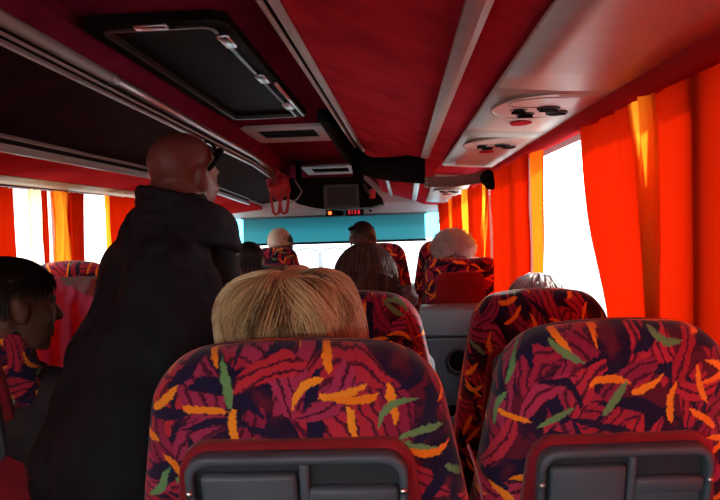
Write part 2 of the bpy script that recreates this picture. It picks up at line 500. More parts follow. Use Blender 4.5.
# pale service panel over the right seats: lengths with a reading-lamp and air-nozzle plate each
def zpan(x, y): return RB(y)[1] - .044 - (x - .885) / .365 * .025
def panel(y0, y1, unit_y, label):
    t = thing('service_panel', label, 'ceiling panel', (1.03, (y0 + y1) / 2, 1.64), 'pale panels over the right seats')
    off = t.location
    b = NB(); xs = (.892, .96, 1.03, 1.10, 1.165); ys = [lerp(y0 + .006, y1 - .006, k / 8) for k in range(9)]
    for dz in (0, 1):
        pass
    top = [[b.verts.new((x, y, zpan(x, y) + .008)) for x in xs] for y in ys]
    bot = [[b.verts.new((x, y, zpan(x, y) - .008 - .004 * math.sin((x - .892) / .273 * math.pi))) for x in xs] for y in ys]
    for i in range(8):
        for j in range(4):
            b.faces.new((bot[i][j], bot[i + 1][j], bot[i + 1][j + 1], bot[i][j + 1])); b.faces.new((top[i][j], top[i][j + 1], top[i + 1][j + 1], top[i + 1][j]))
        b.faces.new((bot[i][0], top[i][0], top[i + 1][0], bot[i + 1][0])); b.faces.new((bot[i][4], bot[i + 1][4], top[i + 1][4], top[i][4]))
    for j in range(4):
        b.faces.new((bot[0][j], bot[0][j + 1], top[0][j + 1], top[0][j])); b.faces.new((bot[8][j], top[8][j], top[8][j + 1], bot[8][j + 1]))
    obj('panel_board', b, M_panel, t, True, off)
    if unit_y is None: return t
    def disc(b, x, y, rx, ry, h0, h1, n=28):
        z = zpan(x, y) - .011
        poly_prism(b, [(rx * math.cos(k * 2 * math.pi / n), ry * math.sin(k * 2 * math.pi / n)) for k in range(n)],
                   lambda u, v: (x + u, y + v, z - h0), lambda u, v: (x + u, y + v, z - h1))
        return b
    def dring(b, x, y, rx, ry, wd, h0, h1, n=32):
        z = zpan(x, y) - .011
        c = [(math.cos(k * 2 * math.pi / n), math.sin(k * 2 * math.pi / n)) for k in range(n)]
        ring_prism(b, [(rx * u, ry * v) for u, v in c], [((rx - wd) * u, (ry - wd) * v) for u, v in c],
                   lambda u, v: (x + u, y + v, z - h0), lambda u, v: (x + u, y + v, z - h1)); return b
    x, y = 1.032, unit_y
    b = NB(); dring(b, x, y, .128, .20, .008, -.002, .004); obj('plate_rim', b, M_alu_warm, t, True, off)
    b = NB(); disc(b, x, y, .120, .192, -.003, .0015); pl = obj('lamp_plate', b, M_panel, t, False, off)
    b = NB(); dring(b, x - .01, y - .07, .085, .075, .004, 0, .004); obj('lamp_lens', b, M_alu_warm, t, True, off)
    for dx, dy, r in ((-.05, .04, .024), (.025, .02, .03), (.06, .085, .03), (-.02, .115, .026)):
        b = NB(); dring(b, x + dx, y + dy, r, r, .005, 0, .006); nz = obj('air_nozzle', b, M_greydark, t, True, off)
        b = NB(); disc(b, x + dx, y + dy, r * .62, r * .62, 0, .009); box(b, (x + dx - r * .8, y + dy - .003, zpan(x, y) - .024), (x + dx + r * .8, y + dy + .003, zpan(x, y) - .017))
        k = obj('nozzle_core', b, M_black, nz, False, off)
    b = NB(); disc(b, x + .0, y + .30, .032, .055, 0, .004); obj('speaker_grille', b, M_redtrim, t, False, off)
    return t
panel(-1.6, .1, None, 'pale ceiling panel over the right seats, nearest the rear')
panel(.1, 1.66, None, 'long plain pale ceiling panel above the nearest right window seat')
panel(1.66, 2.42, 1.88, 'pale ceiling panel with a round lamp and nozzle plate above the second right seat')
panel(2.42, 3.9, 2.75, 'pale ceiling panel with air nozzles beside the uncurtained right window')
panel(4.75, 6.6, 5.55, 'small pale nozzle panel near the front beyond the dark crossbar')

# roof hatch
t = thing('roof_hatch', 'large dark roof hatch with a chrome edged frame over the aisle', 'roof hatch', (-.05, 2.9, 1.92))
off = t.location
def zh(y, d): return z_aisle(y) - d
x0, x1, y0, y1 = -.27, .165, 2.02, 3.80
o_, i_ = rrect(x0, y0, x1, y1, .05), rrect(x0 + .055, y0 + .055, x1 - .055, y1 - .055, .03)
b = NB(); ring_prism(b, o_, i_, lambda a, c: (a, c, zh(c, -.005)), lambda a, c: (a, c, zh(c, .030))); obj('frame', b, M_black, t, False, off)
o_, i_ = rrect(x0 + .045, y0 + .045, x1 - .045, y1 - .045, .04), rrect(x0 + .058, y0 + .058, x1 - .058, y1 - .058, .03)
b = NB(); ring_prism(b, o_, i_, lambda a, c: (a, c, zh(c, .02)), lambda a, c: (a, c, zh(c, .038))); obj('inner_edge', b, plain('dark_metal', (.10, .09, .09), .35, .8), t, False, off)
b = NB(); poly_prism(b, i_, lambda a, c: (a, c, zh(c, -.004)), lambda a, c: (a, c, zh(c, .008))); obj('cover', b, M_black, t, False, off)
for yy in (2.16, 2.72, 3.35):
    b = NB(); box(b, (x1 - .062, yy, zh(yy, .046)), (x1 - .022, yy + .13, zh(yy, .028)), .006); obj('catch', b, M_chrome, t, True, off)
b = NB(); box(b, (x0 + .16, y0 + .01, zh(y0, .042)), (x0 + .26, y0 + .045, zh(y0, .028)), .006); obj('catch', b, M_chrome, t, True, off)
b = NB(); tube(b, [(x1 - .012, y, zh(y, .032)) for y in (2.9, 3.3, 3.72)], .008, 8); obj('strut', b, M_chrome, t, True, off)

# aisle vent
def vent(y0, y1, x0, x1, label, drop=.018):
    t = thing('ceiling_vent', label, 'vent', ((x0 + x1) / 2, (y0 + y1) / 2, z_aisle(y0) - .02)); off = t.location
    f0 = lambda a, c: (a, c, zh(c, 0)); f1 = lambda a, c: (a, c, zh(c, drop))
    b = NB(); ring_prism(b, rrect(x0, y0, x1, y1, .02), rrect(x0 + .07, y0 + .13, x1 - .07, y1 - .13, .015), f0, f1)
    obj('frame', b, M_header, t, False, off)
    b = NB(); poly_prism(b, rrect(x0 + .065, y0 + .12, x1 - .065, y1 - .12, .015), f0, lambda a, c: (a, c, zh(c, .006))); obj('grille', b, M_black, t, False, off)
    b = NB()
    for k in range(5):
        yy = lerp(y0 + .16, y1 - .16, k / 4); box(b, (x0 + .07, yy - .006, zh(yy, .012)), (x1 - .07, yy + .006, zh(yy, .004)))
    obj('slats', b, M_rubber, t, False, off)
vent(4.22, 4.86, -.31, .20, 'pale framed air vent in the ceiling behind the roof hatch')
vent(6.15, 6.7, -.22, .26, 'second pale framed vent in the ceiling just before the monitor')

# dark curved crossbar from the right rail over to the window
t = thing('ceiling_crossbar', 'dark curved crossbar under the ceiling ending at the right window', 'crossbar', (.7, 4.2, 1.6)); off = t.location
b = NB()
sweep(b, [(-.03, -.05), (.03, -.05), (.04, .05), (-.03, .06)],
      [((.255, 3.75, 1.925), (1, 0, 0), (0, .3, 1)), ((.285, 4.1, 1.86), (1, 0, 0), (0, .3, 1)), ((.335, 4.42, 1.77), (1, .2, 0), (0, .3, 1)), ((.40, 4.56, 1.70), (.8, .6, 0), (0, .2, 1.1)),
       ((.50, 4.5, 1.65), (.2, 1, 0), (0, 0, 1.2)), ((.62, 4.32, 1.625), (0, 1, 0), (0, 0, 1.35)), ((.80, 4.02, 1.60), (0, 1, 0), (0, 0, 1.55))])
bmesh.ops.recalc_face_normals(b, faces=b.faces); obj('dark_beam', b, M_rubber, t, True, off)
b = NB(); sweep(b, [(-.03, -.028), (.03, -.028), (.03, .03), (-.03, .03)], [((.795, 4.02, 1.53), (0, 1, 0), (0, 0, 1)), ((.95, 3.93, 1.522), (0, 1, 0), (0, 0, 1)), ((1.10, 3.84, 1.535), (0, 1, 0), (0, 0, 1))])
bmesh.ops.recalc_face_normals(b, faces=b.faces); obj('brown_beam', b, plain('brown_vinyl', (.16, .06, .05), .5, var=.25, nscale=8), t, False, off)
b = NB()
for k in range(3): tube(b, [(.80, 3.985, 1.545 - .02 * k), (.97, 3.965, 1.535 - .02 * k)], .004, 6)
obj('metal_strips', b, M_alu, t, True, off)
b = NB(); ellipsoid(b, (1.125, 3.80, 1.530), (.040, .05, .042)); ellipsoid(b, (1.14, 3.78, 1.495), (.03, .04, .03)); b = fuse(b, .008, 2, .008, 40); obj('end_knob', b, M_rubber, t, True, off)

# hanging monitor console near the front
t = thing('monitor_console', 'dark hanging console with a screen over the aisle near the front', 'monitor', (.12, 5.8, 1.6)); off = t.location
outl = [(-.31, 1.69), (-.31, 1.60), (-.27, 1.53), (-.18, 1.475), (-.05, 1.44), (.1, 1.425), (.28, 1.428), (.42, 1.435), (.51, 1.455), (.49, 1.52), (.42, 1.60), (.36, 1.66), (.33, 1.69)]
b = NB(); poly_prism(b, outl, lambda a, c: (a, 5.72, c), lambda a, c: (a, 6.25, c)); bmesh.ops.recalc_face_normals(b, faces=b.faces)
obj('housing', b, M_rubber, t, False, off)
b = NB()
tube(b, [(-.2, 5.9, 1.68), (-.2, 5.9, 1.86)], .025, 8); obj('hanger', b, M_rubber, t, True, off)
b = NB()
tube(b, [(.32, 5.75, 1.66), (.30, 5.8, 1.76), (.31, 5.9, 1.86)], .045, 8)
obj('hanger', b, M_rubber, t, True, off)
b = NB(); ring_prism(b, rrect(.03, 1.432, .315, 1.625, .012), rrect(.052, 1.455, .293, 1.605, .008), lambda a, c: (a, 5.725, c), lambda a, c: (a, 5.685, c)); obj('bezel', b, M_greydark, t, False, off)
b = NB(); box(b, (.05, 5.70, 1.452), (.295, 5.722, 1.608)); obj('screen', b, M_screen, t, False, off)
b = NB(); tube(b, [(.36, 5.70, 1.62), (.38, 5.69, 1.57), (.41, 5.69, 1.535)], .013, 8); obj('bracket', b, M_greydark, t, True, off)
b = NB(); tube(b, [(-.21, 5.715, 1.68), (-.15, 5.705, 1.58), (-.19, 5.705, 1.52), (-.25, 5.71, 1.49)], .006, 8); obj('curved_trim', b, M_alu_warm, t, True, off)
b = NB(); box(b, (.40, 5.69, 1.50), (.45, 5.72, 1.58), .01); obj('red_tag', b, M_bag, t, True, off, 'red tag')

# displays on the header
t = thing('indicator_display', 'black header box with an orange lamp left of the clock', 'display', (-.02, 7.1, 1.415)); off = t.location
b = NB(); box(b, (-.11, 7.06, 1.385), (.065, 7.2, 1.447), .006); obj('case', b, M_black, t, True, off)
b = NB(); ellipsoid(b, (-.065, 7.058, 1.414), (.018, .008, .018)); obj('lamp', b, M_ledorange, t, True, off, 'orange lamp')
t = thing('clock_display', 'black header box with dim red digits above the blind', 'display', (.18, 7.1, 1.41)); off = t.location
b = NB(); box(b, (.095, 7.06, 1.382), (.272, 7.2, 1.444), .006); obj('case', b, M_black, t, True, off)
b = NB()
for cx, segs in ((.128, 'abcdg'), (.152, 'bc'), (.188, 'abcdg'), (.228, 'abcdef'),):
    S = {'a': (-.008, .014, .008, .018), 'g': (-.008, -.002, .008, .002), 'd': (-.008, -.018, .008, -.014), 'b': (.006, 0, .010, .018), 'c': (.006, -.018, .010, 0), 'f': (-.010, 0, -.006, .018), 'e': (-.010, -.018, -.006, 0)}
    for q in segs:
        a0, c0, a1, c1 = S[q]; box(b, (cx + a0, 7.055, 1.416 + c0), (cx + a1, 7.062, 1.416 + c1))
obj('digits', b, M_ledred, t, False, off, 'red digits')
b = NB(); tube(b, [(.345, 7.04, 1.425), (.345, 7.2, 1.425)], .012, 10); tag(obj('header_button', b, M_black), 'small black button on the grey header right of the clock', 'button')

# sun blind
t = thing('sun_blind', 'teal roller sun blind pulled down across the windscreen', 'sun blind', (-.05, 7.22, 1.4)); off = t.location
b = NB(); vs = []
for i in range(25):
    x = lerp(-1.0, .895, i / 24)
    vs.append([b.verts.new((x, 7.245 + .003 * math.sin(i * 1.3) - .02 * k / 6, lerp(1.385, 1.118 - (x + 1) * .004, k / 6))) for k in range(7)])
for i in range(24):
    for k in range(6): b.faces.new((vs[i][k], vs[i + 1][k], vs[i + 1][k + 1], vs[i][k + 1]))
obj('blind_cloth', b, M_blind, t, True, off)
b = NB(); box(b, (-1.01, 7.205, 1.098), (.905, 7.235, 1.122), .006); obj('hem_bar', b, M_rubber, t, True, off)
b = NB(); tube(b, [(-1.02, 7.25, 1.392), (.915, 7.25, 1.392)], .016, 10); obj('roller', b, M_greydark, t, True, off)

# ------------------------------------------------------------------ curtains
def cloth(name, s, y0, y1, z0, z1, mat, parent, off, folds=6, amp=.012, x=1.17, seed=0, edge0=None, edge1=None, x1=None, nz=26):
    """a hanging sheet along side s; edge0/edge1(tz) shift its two vertical borders, tz 0 at the top"""
    ny = max(24, int(folds * 14)); b = NB(); g_ = []
    rnd = random.Random(seed); ph = rnd.uniform(0, 6); ph2 = rnd.uniform(0, 6)
    for i in range(ny + 1):
        u = i / ny; col = []
        for k in range(nz + 1):
            tz = k / nz
            a = y0 + (edge0(tz) if edge0 else 0); c = y1 + (edge1(tz) if edge1 else 0)
            y = lerp(a, c, u)
            w = folds * 2 * math.pi * u + ph
            am = amp * (.55 + .6 * math.sin(u * 5.3 + ph2) ** 2) * (1.25 - .45 * tz)
            xx = lerp(x, x1 if x1 is not None else x, u) + am * (math.sin(w) + .35 * math.sin(2.3 * w + ph2)) + .010 * noise.noise((u * 4 + seed, tz * 3, seed))
            y += am * .7 * math.cos(w * 1.0) + .006 * noise.noise((u * 6, tz * 4, seed + 5.))
            zz = lerp(z1, z0, tz) - (.006 * abs(math.sin(w)) if tz == 0 else 0)
            col.append(b.verts.new((s * xx, y, zz)))
        g_.append(col)
    for i in range(ny):
        for k in range(nz): b.faces.new((g_[i][k], g_[i + 1][k], g_[i + 1][k + 1], g_[i][k + 1]))
    return obj(name, b, mat, parent, True, off)

def curtain(label, s, loc, sheets):
    t = thing('curtain', label, 'curtain', loc, 'coach window curtains'); off = t.location
    for kw in sheets: cloth(kw.pop('name'), s, parent=t, off=off, **kw)
    b = NB(); ya = min(k['y0'] for k in sheets); yb = max(k['y1'] for k in sheets); zt = max(k['z1'] for k in sheets)
    xr = sheets[0].get('x', 1.17)
    return t
zc = 1.578
curtain('wide flat orange red curtain beside the nearest right seat', 1, (1.17, .9, .8), [
    dict(name='panel', y0=.02, y1=1.578, z0=.74, z1=zc, mat=M_curt, folds=4, amp=.005, x=1.212, seed=1)])
curtain('orange red curtain on the near side of the open right window with yellow gathered folds', 1, (1.17, 1.8, .8), [
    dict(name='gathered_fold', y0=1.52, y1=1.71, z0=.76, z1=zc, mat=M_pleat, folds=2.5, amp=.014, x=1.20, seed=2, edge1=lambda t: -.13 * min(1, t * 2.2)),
    dict(name='panel', y0=1.66, y1=2.16, z0=.76, z1=zc, mat=M_curt, folds=3, amp=.009, x=1.20, seed=3, edge0=lambda t: -.13 * min(1, t * 2.2), edge1=lambda t: -.27 * min(1, t * 1.3) ** 1.3 + .018 * math.sin(t * 8))])
curtain('orange red curtain on the far side of the open right window', 1, (1.17, 3.3, .8), [
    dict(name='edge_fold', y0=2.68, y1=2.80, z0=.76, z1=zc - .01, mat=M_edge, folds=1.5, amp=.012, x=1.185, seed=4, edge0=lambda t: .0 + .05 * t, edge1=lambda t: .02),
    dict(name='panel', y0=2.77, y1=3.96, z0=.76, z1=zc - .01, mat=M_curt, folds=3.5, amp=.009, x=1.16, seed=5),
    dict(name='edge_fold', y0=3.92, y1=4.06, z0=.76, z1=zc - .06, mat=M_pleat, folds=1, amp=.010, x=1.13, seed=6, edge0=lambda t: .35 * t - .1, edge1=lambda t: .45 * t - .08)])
curtain('flat orange red curtain behind the white curly haired passenger', 1, (1.15, 4.6, .8), [
    dict(name='panel', y0=4.1, y1=5.0, z0=.76, z1=1.53, mat=M_curt, folds=2.5, amp=.010, x=1.16, seed=7, x1=1.14),
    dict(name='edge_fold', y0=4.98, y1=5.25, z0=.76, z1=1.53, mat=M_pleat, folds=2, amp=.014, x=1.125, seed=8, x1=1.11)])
curtain('bunched orange curtain at the front of the right side', 1, (1.1, 6.0, .8), [
    dict(name='panel', y0=5.3, y1=5.9, z0=.78, z1=1.50, mat=M_curt, folds=5, amp=.022, x=1.105, seed=9, x1=1.09),
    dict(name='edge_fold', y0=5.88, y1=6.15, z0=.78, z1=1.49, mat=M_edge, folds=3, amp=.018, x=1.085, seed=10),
    dict(name='panel', y0=6.15, y1=6.9, z0=.78, z1=1.47, mat=M_curt, folds=6, amp=.018, x=1.08, seed=11, x1=1.04)])
zl = 1.535
curtain('closed orange red curtain over the nearest left window', -1, (-1.17, 2.5, .8), [
    dict(name='panel', y0=1.92, y1=3.22, z0=.76, z1=zl, mat=M_curt, folds=8, amp=.016, x=1.165, seed=12)])
curtain('closed orange red curtain on the left beside the camera', -1, (-1.17, 1.0, .8), [
    dict(name='panel', y0=-.6, y1=1.90, z0=.76, z1=zl, mat=M_curt, folds=13, amp=.016, x=1.165, seed=13)])  # out of view, put here to keep the left side dark
curtain('closed orange red curtain at the rear of the right side', 1, (1.17, -1.5, .8), [
    dict(name='panel', y0=-2.15, y1=.0, z0=.76, z1=zc, mat=M_curt, folds=12, amp=.016, x=1.185, seed=23)])  # out of view, put here to shut out light from the right rear
curtain('narrow pale yellow sheer curtain beside the left window pillar', -1, (-1.17, 3.5, .8), [
    dict(name='panel', y0=3.36, y1=3.475, z0=.76, z1=zl, mat=M_backlit, folds=1.5, amp=.006, x=1.175, seed=14),
    dict(name='edge_fold', y0=3.47, y1=3.53, z0=.76, z1=zl, mat=M_curt, folds=1, amp=.005, x=1.175, seed=24)])
curtain('orange curtain with a yellow edge between the two bright left windows', -1, (-1.17, 3.8, .8), [
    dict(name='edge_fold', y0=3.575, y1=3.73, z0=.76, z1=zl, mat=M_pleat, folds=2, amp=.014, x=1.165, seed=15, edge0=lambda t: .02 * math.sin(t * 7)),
    dict(name='panel', y0=3.71, y1=3.94, z0=.76, z1=zl, mat=M_curt, folds=3, amp=.016, x=1.165, seed=16, edge1=lambda t: -.05 * t)])
curtain('orange curtain with a thin yellow edge on the left, beside the standing man', -1, (-1.17, 4.8, .8), [
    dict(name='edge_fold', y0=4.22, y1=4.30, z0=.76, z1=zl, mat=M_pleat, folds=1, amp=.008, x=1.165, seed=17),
    dict(name='panel', y0=4.29, y1=5.6, z0=.76, z1=zl, mat=M_curt, folds=6, amp=.014, x=1.165, seed=18)])
curtain('orange curtain at the front of the left side, seen past the standing man', -1, (-1.15, 6.5, .8), [
    dict(name='panel', y0=6.05, y1=6.9, z0=.76, z1=1.49, mat=M_curt, folds=5, amp=.014, x=1.16, seed=19),
    dict(name='edge_fold', y0=6.9, y1=7.05, z0=.76, z1=1.47, mat=M_backlit, folds=1, amp=.008, x=1.15, seed=20)])

# ------------------------------------------------------------------ seats
TH = R(13); LS = .722
def bp(x, n, s):
    return Vector((x, LS * math.sin(TH) - s * math.sin(TH) - n * math.cos(TH), .42 + s * math.cos(TH) - n * math.sin(TH)))

def backrest_mesh(name, W=.268, corner=.088, top_w=.198, dome=.008):
    """upholstered slab with big rounded shoulders; UVs in metres"""
    me = bpy.data.meshes.new(name); bm = NB(); uvl = bm.loops.layers.uv.new('UVMap')
    N = 64; S = []
    k = 0
    for i in range(15): S.append(lerp(0, LS - corner, i / 14))
    for i in range(1, 15): S.append(LS - corner + corner * math.sin(i / 14 * math.pi / 2))
    rings = []
    for s in S:
        h = s / LS
        w = lerp(W, W + .006, min(1, h / .4)) if h < .4 else lerp(W + .006, top_w, ((h - .4) / .6) ** 1.15)
        e = (s - (LS - corner)) / corner
        if e > 0: w = w - corner + corner * math.sqrt(max(0, 1 - e * e))
        d = lerp(.060, .052, h)
        et = (s - (LS - .05)) / .05
        if et > 0: d = max(.003, d * math.sqrt(max(0, 1 - et * et)))
        if s < .03: d *= .75 + .25 * s / .03
        ring = []; arc = 0; prev = None; us = []
        for k in range(N + 1):
            a = -math.pi / 2 + 2 * math.pi * (k / N) + math.pi      # starts at the front middle, so the seam is out of sight
            ca, sa = math.cos(a), math.sin(a)
            x = w * math.copysign(abs(ca) ** .50, ca); n = d * math.copysign(abs(sa) ** .62, sa)
            # rear side = negative sin
            p = (x, -n)
            if prev: arc += math.hypot(p[0] - prev[0], p[1] - prev[1])
            prev = p; us.append(arc)
            if k < N:
                bulge = .010 * math.cos(min(1, abs(x) / .24) * math.pi / 2) * math.sin(min(1, h) * math.pi) if n < 0 else 0
                ss = s + dome * (1 - (x / max(w, .02)) ** 2) * max(0, e)
                ring.append(bm.verts.new(bp(x, -.056 - n + bulge, ss)))
        mid = us[N // 2]
        rings.append((ring, [u - mid for u in us], s))
    for (r0, u0, s0), (r1, u1, s1) in zip(rings, rings[1:]):
        for k in range(N):
            f = bm.faces.new((r0[k], r0[(k + 1) % N], r1[(k + 1) % N], r1[k]))
            for l, (u, v) in zip(f.loops, ((u0[k], s0), (u0[k + 1], s0), (u1[k + 1], s1), (u1[k], s1))): l[uvl].uv = (u, v)
    r, u, s = rings[-1]
    f = bm.faces.new(r)
    for k, l in enumerate(f.loops): l[uvl].uv = (u[k], s)
    bm.faces.new(rings[0][0][::-1])
    bmesh.ops.recalc_face_normals(bm, faces=bm.faces)
    bm.to_mesh(me); bm.free()
    for p in me.polygons: p.use_smooth = True
    me.materials.append(M_fab)
    return me

def outline_prism(name, outl, n0, n1, mat, parent, bev=.004, smooth=False):
    b = NB(); poly_prism(b, outl, lambda a, c: bp(a, n0, c), lambda a, c: bp(a, n1, c)); bmesh.ops.recalc_face_normals(b, faces=b.faces)
    if bev:
        dirn = Vector((0, -math.cos(TH), -math.sin(TH)))
        ed = [e for e in b.edges if all(abs((v.co - bp(0, n1, 0)).dot(dirn)) < 1e-4 for v in e.verts)]
        bmesh.ops.bevel(b, geom=ed, offset=bev, segments=3, profile=.5, affect='EDGES', clamp_overlap=True)
    o = obj(name, b, mat, parent, smooth)
    return o

def slab(b, x0, x1, s0, s1, n0, n1, bev=.004):
    bx = bmesh.new(); box(bx, (x0, n0, s0), (x1, n1, s1), bev, 2)
    for v in bx.verts: v.co = bp(v.co.x, v.co.y, v.co.z)
    bmesh.ops.recalc_face_normals(bx, faces=bx.faces)
    merge(b, bx)

def make_seat(label, flat=False, tray=True, w=1.0):
    t = thing('coach_seat', label, 'seat', (0, 0, 0), 'patterned coach seats')
    me = backrest_mesh('backrest') if not flat else backrest_mesh('backrest', .19, .03, .186, .002)
    br = link(bpy.data.objects.new('backrest', me)); br.parent = t
    # red cloth on the lower rear
    k = .78 if flat else 1
    hi = .66 if flat else .598
    outl = [(-.192 * k, .06), (.192 * k, .06), (.186 * k, .40), (.170 * k, hi - .06)] + [(.170 * k - .045 + .045 * math.cos(R(a)), hi - .06 + .06 * math.sin(R(a))) for a in (22, 45, 68, 90)] \
        + [(-.170 * k + .045 - .045 * math.cos(R(a)), hi - .06 + .06 * math.sin(R(a))) for a in (90, 68, 45, 22)] + [(-.170 * k, hi - .06), (-.186 * k, .40)]
    outline_prism('back_cloth', outl, -.012, .016, M_redvinyl, t, .006, True)
    if tray:
        s0, s1 = .30, .588
        outer = rrect(-.155, s0, .157, s1, .034); inner = rrect(-.143, s0 + .012, .145, s1 - .014, .026)
        b = NB(); ring_prism(b, outer, inner, lambda a, c: bp(a, .012, c), lambda a, c: bp(a, .038, c)); bmesh.ops.recalc_face_normals(b, faces=b.faces)
        bmesh.ops.bevel(b, geom=[e for e in b.edges if len(e.link_faces) == 2 and e.calc_face_angle(0) > .9], offset=.005, segments=2, profile=.5, affect='EDGES', clamp_overlap=True)
        fr = obj('tray_frame', b, M_grey, t)
        b = NB(); poly_prism(b, inner, lambda a, c: bp(a, .010, c), lambda a, c: bp(a, .019, c)); bmesh.ops.recalc_face_normals(b, faces=b.faces)
        obj('recess', b, M_greydark, fr, False, None)
        b = NB(); slab(b, -.133, .002, s0 + .03, s1 - .032, .016, .036, .007); obj('tray_door', b, M_grey, fr)
        b = NB(); slab(b, .006, .020, s0 + .012, s1 - .016, .016, .034, .004); obj('divider', b, M_grey, fr)
        b = NB(); slab(b, .018, .143, s1 - .082, s1 - .056, .016, .036, .006); slab(b, .018, .143, s0 + .016, s1 - .120, .016, .033, .006); obj('pocket_bar', b, M_grey, fr)
        b = NB(); slab(b, .020, .143, s1 - .12, s1 - .082, .016, .024, .003); obj('pocket_floor', b, M_grey, fr)
        for sx in (-.149, .150):
            b = NB(); ellipsoid(b, bp(sx, .038, .53), (.0055, .0035, .0055), sub=2); obj('screw', b, M_chrome, fr)
    # cushion, arm, legs
    kk = .8 if flat else 1
    b = NB(); box(b, (-.225 * kk, .12, .34), (.225 * kk, .62, .47), .045, 4); uv = b.loops.layers.uv.new('UVMap')
    for f in b.faces:
        for l in f.loops: l[uv].uv = (l.vert.co.x, l.vert.co.y + l.vert.co.z)
    obj('cushion', b, M_fab, t)
    b = NB(); box(b, (-.20 * kk, .16, .27), (.20 * kk, .56, .34), .01); obj('seat_frame', b, M_black, t)
    for sx in (-.13, .13):
        b = NB(); tube(b, [(sx * kk, .30, .28), (sx * kk, .34, .0)], .022, 10); obj('leg', b, M_black, t)
    return t

def put(t, x, y, z=0, rz=0):
    t.location = (x, y, z); t.rotation_euler.z = R(rz); return t

proto = put(make_seat('patterned seat back directly in front of the camera, blonde passenger behind its top'), .494, .985, .002, 1); proto.scale.x = 1.045
def seat(label, x, y, z=0, rz=0, sc=.9):
    c = copy_tree(proto); c['label'] = label; c.scale.x = sc
    return put(c, x, y, z, rz)
seat('patterned seat back nearest the right curtains with a large grey tray unit', .998, 1.085, .006, 4, .88)
for ch in bpy.data.objects:
    if ch.parent and ch.parent.get('label', '').startswith('patterned seat back nearest') and ch.name.split('.')[0] in ('back_cloth', 'tray_frame'):
        ch.location = bp(0, 0, -.036) - bp(0, 0, 0)
seat('patterned aisle seat beyond the blonde passenger, brown haired passenger above it', .50, 1.72, .0, 0, .95)
seat('patterned window seat in the second row under the open right window', 1.005, 1.76, -.012, 0, .82)
seat('patterned aisle seat with the dark haired young passenger at the left edge', -.525, 1.68, .02)
seat('seat on the left side with the pink and grey cloths over its back', -.50, 2.50, -.045)
seat('patterned left window seat top seen just above the pink cloth', -.965, 3.25, .03)
seat('patterned left aisle seat behind the standing man', -.50, 3.25, .03)
seat('patterned seat under the black haired head in front of the standing man', -.49, 3.95, .03)
seat('patterned front seat below the cream cap', -.44, 5.9, -.02)
seat('patterned aisle seat near the front beside the dark capped man', .485, 4.9, .02)
seat('patterned front window seat partly behind the white curly hair', .965, 4.9, .03)
fl = make_seat('square topped seat with red back behind the grey cabinet, white haired passenger in it', True, False)
put(fl, .968, 3.8, -.035)

# strap end of a belt hanging between the two nearest seats
b = NB()
sweep(b, [(-.0045, -.001), (.0045, -.001), (.0045, .001), (-.0045, .001)], [(p, (.3, .95, 0), (.95, -.3, .2)) for p in ((.750, 1.06, .975), (.757, 1.05, .955), (.765, 1.04, .925), (.768, 1.04, .89), (.769, 1.05, .80), (.766, 1.10, .50), (.766, 1.12, .004))])
bmesh.ops.recalc_face_normals(b, faces=b.faces)
tag(obj('seat_strap', b, plain('pale_strap', (.30, .13, .15), .8), None, False), 'thin pinkish strap hanging in the gap between the two nearest seats', 'strap')

# grey cabinet with a cup holder in front of the square-topped seat
t = thing('grey_cabinet', 'grey plastic cabinet with a round cup holder between the right seats', 'cabinet', (.96, 3.5, 0)); off = t.location
b = NB(); box(b, (.74, 3.42, .40), (1.12, 3.60, .74), .015); obj('body', b, M_grey, t, False, off)
b = NB(); box(b, (.735, 3.40, .745), (1.122, 3.61, .885), .02, 3); obj('top_rail', b, plain('light_slate_plastic', (.17, .23, .27), .4, var=.06), t, True, off)
b = NB(); box(b, (.78, 3.46, .0), (1.14, 3.58, .41)); obj('plinth', b, M_black, t, False, off)
b = NB()
n = 28; c = [(math.cos(k * 2 * math.pi / n), math.sin(k * 2 * math.pi / n)) for k in range(n)]
ring_prism(b, [(.912 + .055 * u, .625 + .065 * v) for u, v in c], [(.912 + .042 * u, .625 + .05 * v) for u, v in c], lambda a, z: (a, 3.425, z), lambda a, z: (a, 3.40, z))
cp = obj('cup_holder', b, M_greydark, t, True, off)
b = NB(); poly_prism(b, [(.912 + .043 * u, .625 + .051 * v) for u, v in c], lambda a, z: (a, 3.425, z), lambda a, z: (a, 3.412, z)); obj('cup_well', b, M_rubber, cp, True, off)

# folding seat for the man with the dark cap
t = thing('folding_seat', 'low folding seat under the man with the dark cap', 'seat', (.40, 4.62, 0)); off = t.location
b = NB(); box(b, (.22, 4.42, .40), (.60, 4.80, .45), .02); obj('seat_pad', b, M_redvinyl, t, True, off)
b = NB(); tube(b, [(.41, 4.62, 0), (.41, 4.62, .41)], .03, 12); obj('post', b, M_black, t, True, off)

